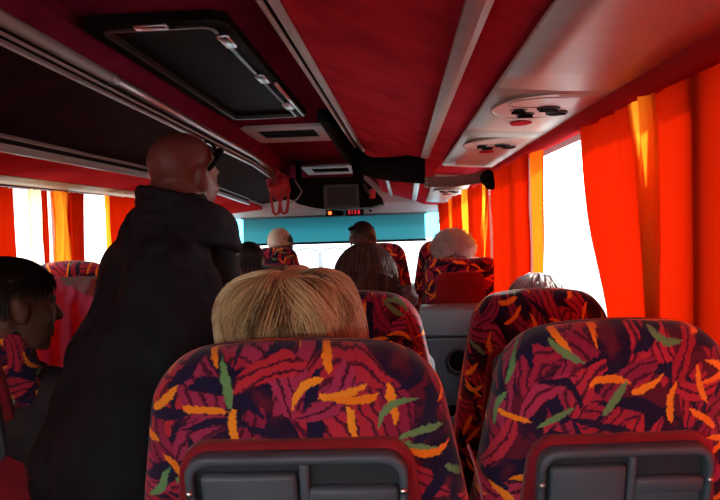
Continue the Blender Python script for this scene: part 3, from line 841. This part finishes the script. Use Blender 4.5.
# cloths over the left seat
def drape(name, label, cat, mat, x0, x1, top, ytop, zlow, seed, ruff=0):
    """a cloth folded over a seat top: front flap, top, rear flap"""
    b = NB(); nx, rows = 40, []
    for i in range(nx + 1):
        u = i / nx; x = lerp(x0, x1, u); col = []
        zt = top(u)
        path = [(ytop + .16, zt - .16), (ytop + .135, zt - .05), (ytop + .12, zt - .012), (ytop + .06, zt + .012), (ytop + .0, zt + .004), (ytop - .022, zt - .03)]
        for k in range(1, 11):
            z = lerp(zt - .03, zlow(u), k / 10)
            path.append((ytop - .026 + (zt - z) * .10 * 0 - .0, z))
        for k, (y, z) in enumerate(path):
            wv = (.010 * math.sin(u * 22 + seed + .8 * math.sin(z * 9)) + .008 * noise.noise((u * 7, z * 7, seed))) * (1 if k > 4 else .3)
            rf = ruff * (.5 + .5 * math.sin(u * 75)) if k in (4, 5) else 0
            col.append(b.verts.new((x, y - abs(wv) - rf, z + (ruff * .8 * math.sin(u * 75) if k in (3, 4) else 0))))
        rows.append(col)
    for A, B in zip(rows, rows[1:]):
        for k in range(len(A) - 1): b.faces.new((A[k], B[k], B[k + 1], A[k + 1]))
    bmesh.ops.recalc_face_normals(b, faces=b.faces)
    bmesh.ops.solidify(b, geom=b.faces[:], thickness=.004)
    return tag(obj(name, b, mat), label, cat)
drape('grey_cloth', 'grey cloth over the top of the seat beyond the young passenger', 'cloth', M_greycloth, -.742, -.30, lambda u: 1.136, 2.49, lambda u: lerp(1.10, .98, u), 3)
drape('pink_cloth', 'bright pink cloth with a gathered hem hanging on the seat behind the young passenger', 'cloth', M_pink, -.748, -.29, lambda u: min(1.142, 1.140 - .42 * (lerp(-.748, -.29, u) + .617)), 2.455, lambda u: lerp(.72, .60, u), 5, .004)

# ------------------------------------------------------------------ people
def head_bm(b, c, H, rot, neck_to, rn=.055, chin=1):
    """head pieces; local x right, y forward, z up, H = head height"""
    s = H / .23
    T = Matrix.Translation(Vector(c)) @ rot.to_4x4() @ Matrix.Scale(s, 4)
    P = lambda x, y, z: T @ Vector((x, y, z))
    def ell(x, y, z, rx, ry, rz, e=(0, 0, 0)): ellipsoid(b, P(x, y, z), (rx * s, ry * s, rz * s), rot @ Euler([R(a) for a in e]).to_matrix())
    ell(0, -.012, .032, .076, .096, .083)
    ell(0, .030, -.02, .062, .066, .085)
    ell(0, .040, -.062, .050, .050, .046)
    ell(0, .068, -.094, .022, .020, .018)
    for q in (-1, 1):
        ell(q * .036, .062, -.022, .022, .022, .022)                       # cheek bone
        ell(q * .077, -.008, -.004, .009, .021, .031, (0, 0, q * -22))      # ear
        ell(q * .082, -.014, .010, .007, .014, .018, (0, 0, q * -22))
        ell(q * .076, .000, -.026, .007, .009, .012)
        capsule(b, P(q * .014, .087, .026), P(q * .042, .074, .022), .010 * s, .008 * s)   # brow
    capsule(b, P(0, .088, .014), P(0, .108, -.022), .009 * s, .0125 * s); capsule(b, P(-.012, .094, -.026), P(.012, .094, -.026), .009 * s)
    capsule(b, P(-.018, .086, -.054), P(.018, .086, -.054), .0068 * s); capsule(b, P(-.015, .086, -.066), P(.015, .086, -.066), .0075 * s)
    capsule(b, P(0, -.025, -.04), neck_to, rn * s, rn * 1.12)
    return P

def hand_bm(b, wrist, d, up, side, sc=1):
    """palm, four bent fingers and a thumb; d = direction of the fingers, up = back of the hand, side = +1/-1 thumb side"""
    d = Vector(d).normalized(); up = Vector(up); up = (up - d * up.dot(d)).normalized(); r = d.cross(up) * side
    w = Vector(wrist)
    for q in (-.022, -.008, .008, .022): capsule(b, w + d * .015 * sc + r * q * .7 * sc, w + d * .085 * sc + r * q * 1.25 * sc, .014 * sc, .0105 * sc)
    for q, L in ((.033, .068), (.011, .078), (-.011, .072), (-.033, .056)):
        p = w + d * .088 * sc + r * q * sc
        p1 = p + (d * .9 - up * .25) * L * .45 * sc; p2 = p1 + (d * .7 - up * .7) * L * .32 * sc; p3 = p2 + (d * .4 - up * .9) * L * .25 * sc
        chain(b, [p, p1, p2, p3], [.0092 * sc, .0086 * sc, .008 * sc, .007 * sc])
    p = w + d * .025 * sc + r * .028 * sc
    chain(b, [p, p + (d * .55 + r * .75 - up * .2) * .042 * sc, p + (d * .85 + r * .75 - up * .4) * .07 * sc], [.014 * sc, .0105 * sc, .009 * sc])

def rotm(az, tilt=0, roll=0):
    """facing azimuth (degrees clockwise from straight ahead), then nod and roll"""
    return Matrix.Rotation(R(-az), 3, 'Z') @ Matrix.Rotation(R(tilt), 3, 'X') @ Matrix.Rotation(R(roll), 3, 'Y')

def eyes(P, rot, H, t, off):
    s = H / .23
    for q in (-1, 1):
        b = NB(); ellipsoid(b, P(q * .031,   .069, .006), (.0115 * s,) * 3); e = obj('eye', b, M_white, t, True, off)
        b = NB(); ellipsoid(b, P(q * .031,   .0785, .006), (.006 * s, .004 * s, .006 * s), rot, 2); obj('iris', b, M_iris, e, True, off)

def strands(name, c, rot, H, mat, parent, off, n, reach, drop, puff, wid=.0016, region=None, curl=0, curl_r=0, clump=.0, seed=0, rad=(.079, .099, .088), part=0., seg=9, fall_out=.0, wild=.0, crown=-20, lobes=False):
    """hair: a close cap plus many tapering locks, each running down from the crown and then hanging"""
    rnd = random.Random(seed); s = H / .23
    V, F, UV = [], [], []
    cen = Vector((0, -.012, .034))
    rx, ry, rz = rad
    tiltm = Matrix.Rotation(R(crown), 3, 'X')
    def surf(th, ph, add):
        d = tiltm @ Vector((math.sin(th) * math.sin(ph), math.sin(th) * math.cos(ph), math.cos(th)))
        return cen + Vector((d.x * (rx + add), d.y * (ry + add), d.z * (rz + add))), d
    def emit(pts, w0, u):
        base = len(V); m = len(pts)
        for i, p in enumerate(pts):
            t_ = (pts[min(i + 1, m - 1)] - pts[max(i - 1, 0)]); t_ = t_.normalized() if t_.length > 1e-7 else Vector((0, 0, -1))
            a = t_.cross(Vector((.31, .22, .9))); a = a.normalized() if a.length > .01 else Vector((1, 0, 0)); bb = t_.cross(a)
            f = i / (m - 1); w = w0 * (1 - .75 * f ** 2) * (.6 + .4 * min(1, f * 6))
            for k in range(3):
                an = k * 2.094; V.append(p + (a * math.cos(an) + bb * math.sin(an)) * w); UV.append((u, f))
        for i in range(m - 1):
            for k in range(3):
                q = base + i * 3; F.append((q + k, q + (k + 1) % 3, q + 3 + (k + 1) % 3, q + 3 + k))
    made = 0; locks = []
    if lobes:
        for q in range(150):
            zz = rnd.uniform(-.3, 1) if q < 105 else rnd.uniform(.72, 1); locks.append((math.acos(zz), rnd.uniform(-math.pi, math.pi), rnd.gauss(.5, .30), rnd.uniform(.72, 1.14), rnd.uniform(0, 6.28)))
    while made < n:
        z = rnd.uniform(-.45, 1); th = math.acos(z); ph = rnd.uniform(-math.pi, math.pi)
        p0, d0 = surf(th, ph, 0)
        if region and not region(d0): continue
        made += 1; lk = None
        if lobes:
            lk = rnd.choice(locks); th = abs(lk[0] + rnd.gauss(0, .085)); ph = lk[1] + rnd.gauss(0, .055) / max(.25, math.sin(lk[0]))
            p0, d0 = surf(th, ph, 0)
            if region and not region(d0): continue
        cl = noise.noise((math.sin(ph) * 3.2 * math.sin(th), math.cos(ph) * 3.2 * math.sin(th), th * .8 + seed))
        u = min(1, max(0, .5 + .45 * cl + rnd.gauss(0, .16)))
        if lk: u = min(1, max(0, lk[2] + rnd.gauss(0, .13)))
        L = reach * rnd.uniform(.75, 1.1); pf = puff * rnd.uniform(.25, 1.05); cph = rnd.uniform(0, 6.28)
        dph = clump * cl * 1.2 + rnd.gauss(0, .05 + wild)
        if lk: dph = .5 * math.sin(lk[4]) + (lk[1] - ph) * .55 + rnd.gauss(0, .02); pf = puff * lk[3] * rnd.uniform(.8, 1.05); L = reach * lk[3]
        pts = []; cur = None
        for i in range(seg + 1):
            f = i / seg; tha = th + L * f
            add = pf * (1 - (1 - f) ** 2) * (.35 + .65 * min(1, math.sin(min(tha, math.pi / 2)) + .2)) + .004 * cl
            if lobes: add = add * (1 - .75 * math.exp(-((math.sin(tha) * math.sin(ph) - .22) / .16) ** 2) * max(0, 1.15 - tha)) 
            if tha < (1.45 if lobes else 1.62) or cur is None:
                cur, d = surf(tha, ph + dph * f, add); last = d; p = cur.copy()
            else:
                cur = cur + Vector((last.x * fall_out, last.y * fall_out, -1)) * (drop * L / max(reach, .01) / seg)
                p = cur.copy()
            if lk: p += Vector((math.sin(f * 5 + lk[4]), math.cos(f * 4 + lk[4] * 2), 0)) * .013 * f
            if curl: p += Vector((math.sin(cph + f * curl), math.cos(cph * 1.7 + f * curl), math.sin(cph * .6 + f * curl * .8))) * curl_r * min(1, f * 3)
            pts.append(p * s)
        emit(pts, wid * s * rnd.uniform(.7, 1.3), u)
    # scalp cap under the locks
    nb = len(V); nu, nv = 40, 18
    for j in range(nv + 1):
        for i in range(nu):
            p, d = surf(lerp(.001, 1.75, j / nv), i * 2 * math.pi / nu, .003 + (0 if lobes else puff * .25))
            if region and not region(d): p = p - d * .02 - d * puff * .3
            V.append(p * s); UV.append((.35 + .1 * math.sin(i * 3.7), .2))
    for j in range(nv):
        for i in range(nu):
            F.append((nb + j * nu + i, nb + j * nu + (i + 1) % nu, nb + (j + 1) * nu + (i + 1) % nu, nb + (j + 1) * nu + i))
    o3 = Vector(c) - Vector(off)
    me = bpy.data.meshes.new(name)
    me.from_pydata([tuple(o3 + rot @ v) for v in V], [], F)
    ul = me.uv_layers.new(name='UVMap')
    idx = np.empty(len(me.loops), np.int32); me.loops.foreach_get('vertex_index', idx)
    ul.data.foreach_set('uv', np.array(UV, np.float32)[idx].ravel())
    me.polygons.foreach_set('use_smooth', [True] * len(me.polygons))
    me.materials.append(mat)
    o = link(bpy.data.objects.new(name, me)); o.parent = parent
    return o

def limb(b, pts, rs): chain(b, [Vector(p) for p in pts], rs)

def seated(label, x, ytop, head, H, az, skin, cloth, trousers, tilt=0, roll=0, vox=.007, lean=(0, 0), width=1., eye=True, coll=True):
    """a person sitting on a coach seat whose back's rear top is at (x, ytop)"""
    head = Vector(head); rot = rotm(az, tilt, roll)
    t = thing('person', label, 'person', (x, ytop + .6, 0)); off = t.location
    pel = Vector((x, ytop + .37, .545)); sh = Vector((head.x * .75 + x * .25, ytop + .255 + lean[1], head.z - .235))
    sh.x += lean[0]
    nk = sh + Vector((0, .0, .05))
    fx = rotm(az * .25)
    wS = .165 * width
    SL, SR = sh + fx @ Vector((-wS, 0, -.015)), sh + fx @ Vector((wS, 0, -.015))
    kn = [Vector((x + q * .105, ytop + .76, .53)) for q in (-1, 1)]; ft = [Vector((x + q * .11, ytop + .80, .085)) for q in (-1, 1)]
    el = [SL + Vector((-.045, .07, -.255)), SR + Vector((.045, .07, -.255))]
    wr = [Vector((x - .115, ytop + .60, .640)), Vector((x + .115, ytop + .60, .640))]
    def torso(b, g):
        m = pel.lerp(sh, .5)
        limb(b, [pel + Vector((-.07, 0, 0)), m + Vector((-.06, 0, 0)), SL.lerp(sh, .45) + Vector((0, 0, -.08))], [.105 + g, .095 + g, .10 + g])
        limb(b, [pel + Vector((.07, 0, 0)), m + Vector((.06, 0, 0)), SR.lerp(sh, .45) + Vector((0, 0, -.08))], [.105 + g, .095 + g, .10 + g])
        limb(b, [SL, sh, SR], [.055 + g, .068 + g, .055 + g])
    b = NB(); torso(b, 0); P = head_bm(b, head, H, rot, nk)
    for q in (0, 1):
        limb(b, [SL if q == 0 else SR, el[q], wr[q]], [.052, .042, .028])
        hand_bm(b, wr[q], (.0 + (.25 if q == 0 else -.25), .95, -.12), (0, .1, 1), -1 if q else 1)
        limb(b, [pel + Vector(((q * 2 - 1) * .09, .03, 0)), kn[q], ft[q]], [.09, .062, .042]); limb(b, [ft[q] + Vector((0, -.03, -.045)), ft[q] + Vector((0, .14, -.055))], [.036, .026])
    obj('body', fuse(b, vox, 3), skin, t, True, off)
    b = NB(); torso(b, .016)
    for q in (0, 1): limb(b, [SL if q == 0 else SR, el[q], wr[q].lerp(el[q], .12)], [.066, .058, .042])
    if coll:
        for k in range(14):
            a = k * 2 * math.pi / 14; a2 = (k + 1) * 2 * math.pi / 14
            pp = lambda a: nk + Vector((.068 * math.sin(a), .068 * math.cos(a), .012 - .02 * math.cos(a)))
            capsule(b, pp(a), pp(a2), .020)
    obj('top', fuse(b, max(vox, .008), 3, .010, 9, x * 5 + ytop), cloth, t, True, off)
    b = NB()
    for q in (0, 1): limb(b, [pel + Vector(((q * 2 - 1) * .085, 0, -.01)), kn[q], ft[q] + Vector((0, 0, .02))], [.112, .078, .058])
    obj('trousers', fuse(b, .009, 3, .008, 8, ytop), trousers, t, True, off)
    b = NB()
    for q in (0, 1): limb(b, [ft[q] + Vector((0, -.03, -.04)), ft[q] + Vector((0, .15, -.048))], [.044, .036])
    obj('shoes', fuse(b, .008, 2), M_black, t, True, off)
    if eye: eyes(P, rot, H, t, off)
    return t, off, rot, P

sk_fair = skin_mat('fair_skin', (.42, .20, .14), (.50, .25, .18))
sk_ruddy = skin_mat('ruddy_skin', (.115, .037, .027), (.165, .058, .042))
sk_brown = skin_mat('brown_skin', (.10, .045, .030), (.14, .065, .042))
h_blond = hair_mat('blonde_hair', [(0, (.20, .125, .05)), (.3, (.58, .45, .20)), (.6, (.88, .74, .40)), (1, (.96, .90, .64))])
h_brown = hair_mat('brown_greying_hair', [(0, (.018, .010, .008)), (.45, (.06, .034, .025)), (.75, (.16, .11, .09)), (1, (.30, .25, .22))])
h_black = hair_mat('black_hair', [(0, (.006, .005, .005)), (1, (.018, .013, .012))])
h_white = hair_mat('white_hair', [(0, (.50, .45, .42)), (.6, (.75, .72, .70)), (1, (.88, .87, .88))])
h_grey = hair_mat('grey_hair', [(0, (.10, .10, .12)), (.5, (.35, .37, .42)), (1, (.62, .66, .72))])
c_dark = plain('dark_clothing', (.03, .022, .026), .8, var=.3, bump=.2)
c_wine = plain('wine_clothing', (.10, .02, .03), .85, var=.3, bump=.2)
c_beige = plain('beige_clothing', (.30, .22, .16), .85, var=.2, bump=.2)
c_navy = plain('navy_clothing', (.02, .03, .06), .85, var=.2, bump=.2)
c_grey = plain('grey_clothing', (.16, .16, .18), .9, var=.2, bump=.2)
notface = lambda d: d.y < .45 - .4 * max(0, -d.z) or d.z > .55

# blonde passenger in the nearest seat
t, off, rot, P = seated('blonde passenger with short straight hair seen from behind above the nearest seat', .495, .985, (.468, 1.235, 1.108), .215, 12, sk_fair, c_beige, c_navy)
strands('hair', (.460, 1.225, 1.116), rot, .225, h_blond, t, off, 7000, 1.5, .16, .046, .0012, notface, clump=.75, seed=3, seg=12, fall_out=.05, rad=(.086, .100, .088), wild=.05, crown=4, lobes=True)
# brown-grey haired passenger
t, off, rot, P = seated('passenger with smooth brown greying hair directly beyond the blonde passenger', .50, 1.72, (.552, 1.96, 1.135), .22, 0, sk_fair, c_navy, c_navy, width=.85)
strands('hair', (.555, 1.955, 1.135), rot, .22, h_brown, t, off, 3000, 1.7, .14, .012, .0015, notface, clump=.5, seed=5, seg=10, rad=(.082, .100, .094))
b = NB(); limb(b, [(.63, 1.93, 1.10), (.668, 1.91, 1.123), (.685, 1.93, 1.10)], [.024, .020, .016]); obj('scarf', fuse(b, .006, 2, .012, 45, 2), plain('grey_fluffy_wool', (.12, .11, .115), .95, var=.3, nscale=60), t, True, off)
# grey-haired passenger at the window
t, off, rot, P = seated('grey haired passenger whose crown just shows above the second right window seat', .955, 1.76, (1.033, 2.0, 1.035), .225, 0, sk_fair, c_dark, c_navy, width=.70)
strands('hair', (1.033, 2.0, 1.035), rot, .225, h_grey, t, off, 1600, 1.5, .10, .012, .0016, notface, clump=.5, seed=6, curl=4, curl_r=.003)
# white curls
t, off, rot, P = seated('passenger with fluffy white curly hair by the right curtains', .95, 3.8, (.955, 4.06, 1.105), .25, 0, sk_ruddy, c_wine, c_navy, tilt=-12, width=.8)
strands('hair', (.950, 4.06, 1.098), rot, .25, h_white, t, off, 1700, .55, .03, .030, .0022, lambda d: notface(d), curl=11, curl_r=.014, wild=.25, seed=8, rad=(.086, .104, .084))
# young passenger on the left
t, off, rot, P = seated('young dark haired passenger in profile at the left edge', -.50, 1.68, (-.360, 1.775, 1.120), .235, 46, sk_brown, c_dark, c_dark, tilt=-4, vox=.005, lean=(-.03, -.08), width=.85)
strands('hair', (-.360, 1.775, 1.120), rot, .235, h_black, t, off, 2200, .5, .03, .012, .0018, lambda d: (d.z > .32 and d.y < .75) or (d.y < -.22 and d.z > -.55), seed=9, rad=(.084, .104, .094))
# black-haired passenger further ahead on the left
t, off, rot, P = seated('passenger with black hair beyond the standing man on the left', -.40, 3.95, (-.262, 4.17, 1.10), .22, 10, sk_fair, c_dark, c_dark)
strands('hair', (-.262, 4.17, 1.10), rot, .22, h_black, t, off, 900, 1.5, .12, .012, .002, notface, seed=10)
# passenger with the cream cap
t, off, rot, P = seated('passenger in a cream cap at the front of the left side', -.44, 5.9, (-.40, 6.14, 1.135), .24, 15, sk_fair, c_dark, c_dark)
strands('hair', (-.40, 6.14, 1.13), rot, .24, h_black, t, off, 700, 1.6, .12, .016, .0022, notface, seed=11)
b = NB()
ellipsoid(b, (-.425, 6.12, 1.175), (.105, .115, .115), rot); chain(b, [(-.425 + .098 * math.cos(a), 6.12 + .108 * math.sin(a), 1.145) for a in [k * math.pi / 8 for k in range(17)]], [.012] * 17)
obj('cap', fuse(b, .008, 2), plain('cream_cap_cloth', (.58, .50, .38), .85, var=.1), t, True, off, 'cream cap')
# man with the dark cap
t, off, rot, P = seated('man in a flat dark cap in front of the teal blind', .40, 4.26, (.400, 4.60, 1.195), .235, 5, sk_brown, c_navy, c_dark, lean=(0, .05))
strands('hair', (.400, 4.60, 1.195), rot, .235, h_black, t, off, 500, .3, .02, .003, .0018, lambda d: d.y < .3 and d.z > -.2, seed=12)
b = NB(); ellipsoid(b, (.400, 4.60, 1.268), (.080, .100, .032), rot); ellipsoid(b, (.385, 4.60, 1.272), (.085, .10, .025), rot)
obj('cap', fuse(b, .006, 2), M_black, t, True, off, 'flat dark cap')
b = NB(); chain(b, [(.40 + .062 * math.cos(a), 4.575 + .062 * math.sin(a), 1.098) for a in [k * math.pi / 8 for k in range(17)]], [.014] * 17); obj('collar', fuse(b, .006, 2), M_header, t, True, off, 'white collar')

# ---- standing man in the black jacket
t = thing('person', 'bald man in a black jacket standing in the aisle', 'person', (-.08, 1.72, -.15)); off = t.location
HR = rotm(30, -4, 3); BR = rotm(48)
head = Vector((.098, 1.80, 1.449)); sh = Vector((.045, 1.77, 1.235)); pel = Vector((-.078, 1.62, .74))
v = lambda x, y, z=0: BR @ Vector((x, y, z))
SL, SR = sh + v(-.195, 0, -.035), sh + v(.098, 0, -.05)
hip = [pel + v(q * .085, 0) for q in (-1, 1)]
kn = [Vector((-.14, 1.70, .32)), Vector((-.01, 1.57, .32))]; ft = [Vector((-.15, 1.68, -.07)), Vector((-.02, 1.53, -.07))]
el = [SL + v(-.05, .05, -.28), SR + v(.05, .02, -.28)]; wr = [el[0] + v(.06, .17, -.16), el[1] + v(.0, .13, -.19)]
def man_torso(b, g):
    for q in (-1, 1):
        limb(b, [pel + v(q * .075, 0), pel.lerp(sh, .5) + v(q * .075, .01), sh + v(q * .075, 0, -.09)], [.115 + g, .11 + g, .092 + g])
    limb(b, [SL, sh + v(0, 0, .02), SR], [.06 + g, .075 + g, .06 + g])
b = NB(); man_torso(b, 0); P = head_bm(b, head, .230, HR, sh + Vector((.03, 0, .04)), .072)
for q in (0, 1):
    limb(b, [(SL, SR)[q], el[q], wr[q]], [.058, .047, .032]); hand_bm(b, wr[q], wr[q] - el[q] + Vector((0, .1, -.05)), v(1 if q else -1, 0, .2), -1 if q else 1)
    limb(b, [hip[q], kn[q], ft[q]], [.095, .065, .045]); limb(b, [ft[q] + v(0, -.03, -.045), ft[q] + v(0, .15, -.05)], [.034, .028])
obj('body', fuse(b, .0045, 4), sk_ruddy, t, True, off)
eyes(P, HR, .230, t, off)
b = NB(); man_torso(b, .03)
limb(b, [sh + v(-.12, -.02, -.02), pel + v(-.12, 0, -.05)], [.10, .13]); limb(b, [sh + v(.085, -.02, -.02), pel + v(.12, 0, -.05)], [.10, .13])
limb(b, [pel + v(-.09, 0, -.16), pel + v(.09, 0, -.16)], [.155, .155])
for q in (0, 1): limb(b, [(SL, SR)[q], (SL, SR)[q].lerp(el[q], .5), el[q], wr[q].lerp(el[q], .1)], [.082, .084, .078, .058])
for q in (SL, SR): limb(b, [sh + Vector((.04, .0, .11)), sh.lerp(q, .5) + Vector((.01, 0, .075)), q], [.085, .085, .082])
limb(b, [sh + v(.0, .125, .0), sh + v(0, .125, -.22), pel + v(0, .11, 0)], [.068, .085, .10])
# tall open collar: high at the nape, running down to the front tips
N = 22
def cpt(k, h):
    a = math.pi * (2 * k / N) + math.pi               # starts and ends at the throat
    ang = math.pi + (k / N - .5) * 5.3
    f = math.cos(ang)                                  # -1 nape, +1 throat
    r = .114 - .008 * h + .010 * h * max(0, f)
    return sh + v(r * math.sin(ang), r * 1.05 * math.cos(ang) + .025, .0) + Vector((.045, .0, .085 + .095 * h - (.028 + .024 * h) * (f + 1)))
for h in (0, .35, .7, 1): chain(b, [cpt(k, h) for k in range(N + 1)], [.021 - .006 * h] * (N + 1))
obj('jacket', fuse(b, .007, 3, .017, 7.5, 4), M_jacket, t, True, off)
b = NB(); ellipsoid(b, (.212, 1.735, 1.318), (.007, .006, .007), None, 2); obj('snap_button', b, M_chrome, t, True, off, 'metal snap button on the collar tip')
b = NB()
for q in (0, 1): limb(b, [hip[q], kn[q], ft[q] + Vector((0, 0, .02))], [.12, .085, .065])
obj('trousers', fuse(b, .009, 3, .01, 8, 2), c_dark, t, True, off)
b = NB()
for q in (0, 1): limb(b, [ft[q] + v(0, -.035, -.04), ft[q] + v(0, .16, -.045)], [.045, .038])
obj('shoes', fuse(b, .008, 2), M_black, t, True, off)
b = NB()
for q in (-1, 1):
    tube(b, [P(q * .080, -.020, .008), P(q * .083, .005, .022), P(q * .083, .035, .050), P(q * .072, .052, .075)], [.0045, .0065, .009, .010], 8)
    ring_pts = [P(q * (.036 + .030 * math.cos(a)), .066 + .020 * abs(math.cos(a)) * 0 - .016 * math.sin(a) - .030 * (.5 + .5 * math.cos(a)), .083 + .014 * math.sin(a)) for a in [k * math.pi / 8 for k in range(17)]]
    tube(b, ring_pts, .004, 6)
tube(b, [P(-.01, .070, .090), P(.01, .070, .090)], .004, 6)
obj('sunglasses', b, M_black, t, True, off, 'dark glasses pushed up on the head')

# ------------------------------------------------------------------ bag hanging from the left rack
t = thing('hanging_bag', 'red cloth bag with looped handles hanging from the left rack rail', 'bag', (-.34, 5.55, 1.75)); off = t.location
b = NB(); limb(b, [(-.36, 5.55, 1.70), (-.33, 5.55, 1.62), (-.315, 5.55, 1.56)], [.045, .075, .05]); limb(b, [(-.28, 5.55, 1.68), (-.275, 5.55, 1.58)], [.045, .045]); limb(b, [(-.33, 5.55, 1.76), (-.33, 5.55, 1.70)], [.02, .035])
obj('bag_body', fuse(b, .008, 2, .02, 25, 3), M_bag, t, True, off)
for x0, x1, zb in ((-.375, -.30, 1.395), (-.31, -.235, 1.40)):
    b = NB(); tube(b, [(x0, 5.53, 1.60), (x0 + .005, 5.52, 1.50), (lerp(x0, x1, .25), 5.52, zb + .015), (lerp(x0, x1, .5), 5.52, zb), (lerp(x0, x1, .8), 5.52, zb + .012), (x1, 5.52, 1.49), (x1 - .005, 5.53, 1.60)], .012, 8); obj('handle', b, M_bag, t, True, off)

# ------------------------------------------------------------------ outside
M_road = plain('pale_asphalt', (.42, .41, .40), .9, var=.1, nscale=1)
b = NB(); box(b, (-60, -60, -1.35), (60, 90, -1.25)); struct('ground', b, M_road)
def house(label, x, y, w, d, h, col):
    t = thing('house', label, 'building', (x, y, -1.25)); off = t.location
    m = plain('plaster_%d' % int(abs(x * 10 + y)), col, .9, var=.05, nscale=1)
    b = NB(); box(b, (x - w / 2, y - d / 2, -1.25), (x + w / 2, y + d / 2, h)); obj('wall', b, m, t, False, off)
    b = NB(); poly_prism(b, [(-w / 2 - .3, h), (w / 2 + .3, h), (0, h + 1.6)], lambda a, c: (x + a, y - d / 2 - .3, c), lambda a, c: (x + a, y + d / 2 + .3, c)); bmesh.ops.recalc_face_normals(b, faces=b.faces); obj('roof', b, plain('tile_%d' % int(abs(x * 10 + y)), (.55, .36, .26), .9), t, False, off)
    sx = -1 if x > 0 else 1
    for k in range(4):
        yy = y - d / 2 + (k + .5) * d / 4
        b = NB(); box(b, (x + sx * (w / 2 + .03) - .04, yy - .5, .6), (x + sx * (w / 2 + .03) + .04, yy + .5, 1.9)); obj('window', b, M_header, t, False, off)
house('pale house outside the open right window', 17, 30, 6, 12, 3.4, (.75, .68, .52))
house('pale house outside on the left', -16, 34, 6, 12, 3.2, (.75, .72, .66))
def tree(label, x, y, h):
    t = thing('tree', label, 'tree', (x, y, -1.25)); off = t.location
    b = NB(); tube(b, [(x, y, -1.25), (x + .05, y, .3), (x, y, 1.4)], [.16, .12, .08], 10); obj('trunk', b, plain('bark_%d' % int(y), (.16, .11, .08), .9), t, True, off)
    b = NB(); rn = random.Random(int(y))
    for k in range(14): ellipsoid(b, (x + rn.uniform(-1, 1), y + rn.uniform(-1, 1), h + rn.uniform(-.9, .9)), (rn.uniform(.5, .9),) * 3)
    obj('crown', fuse(b, .12, 1, .25, 3, y), plain('leaves_%d' % int(y), (.34, .40, .16), .9, var=.4, nscale=6), t, True, off)
tree('pale green tree outside the right window', 13, 21, 2.0)
tree('tree seen ahead through the windscreen', 4.5, 40, 1.8)
t = thing('hoop_railing', 'low grey hooped railing on the road ahead of the windscreen', 'railing', (-2.9, 30, -1.25)); off = t.location
M_rail = plain('grey_paint', (.13, .13, .14), .6)
b = NB(); tube(b, [(-2.9, 30, -1.25), (-2.9, 30, .05)], [.12, .09], 10); obj('post', b, M_rail, t, True, off)
for q in (-1, 1):
    b = NB(); tube(b, [(-2.9, 30, -.05)] + [(-2.9 + q * (.6 - .6 * math.cos(a)), 30, -.05 + .28 * math.sin(a)) for a in (.5, 1, 1.6, 2.2, 2.8)] + [(-2.9 + q * 1.2, 30, -1.25)], .045, 8); obj('hoop', b, M_rail, t, True, off)

# ------------------------------------------------------------------ light
w = bpy.data.worlds.new('sky'); scene.world = w; w.use_nodes = True
nt = w.node_tree; nt.nodes.clear()
bg = nt.nodes.new('ShaderNodeBackground'); wo = nt.nodes.new('ShaderNodeOutputWorld')
tc = nt.nodes.new('ShaderNodeTexCoord'); sp = nt.nodes.new('ShaderNodeSeparateXYZ'); rp = nt.nodes.new('ShaderNodeValToRGB')
nt.links.new(tc.outputs['Generated'], sp.inputs[0]); nt.links.new(sp.outputs[2], rp.inputs[0])
rp.color_ramp.elements[0].position = 0; rp.color_ramp.elements[0].color = (1, .97, .93, 1)
rp.color_ramp.elements[1].position = .6; rp.color_ramp.elements[1].color = (.80, .90, 1, 1)
nt.links.new(rp.outputs[0], bg.inputs[0]); bg.inputs[1].default_value = 7.0
nt.links.new(bg.outputs[0], wo.inputs[0])
sun = link(bpy.data.objects.new('sun', bpy.data.lights.new('sun', 'SUN')))
sun.data.energy = 9; sun.data.angle = R(3); sun.data.color = (1, .92, .8)
sd = Vector((-.55, -.62, -.45)); sun.rotation_euler = sd.to_track_quat('-Z', 'Y').to_euler()

scene.view_settings.view_transform = 'Standard'; scene.view_settings.look = 'None'
scene.view_settings.gamma = 1; scene.view_settings.use_curve_mapping = False
scene.view_settings.exposure = .18
scene.cycles.use_denoising = True
scene.cycles.max_bounces = 10; scene.cycles.diffuse_bounces = 6; scene.cycles.transparent_max_bounces = 12
scene.cycles.sample_clamp_indirect = 6
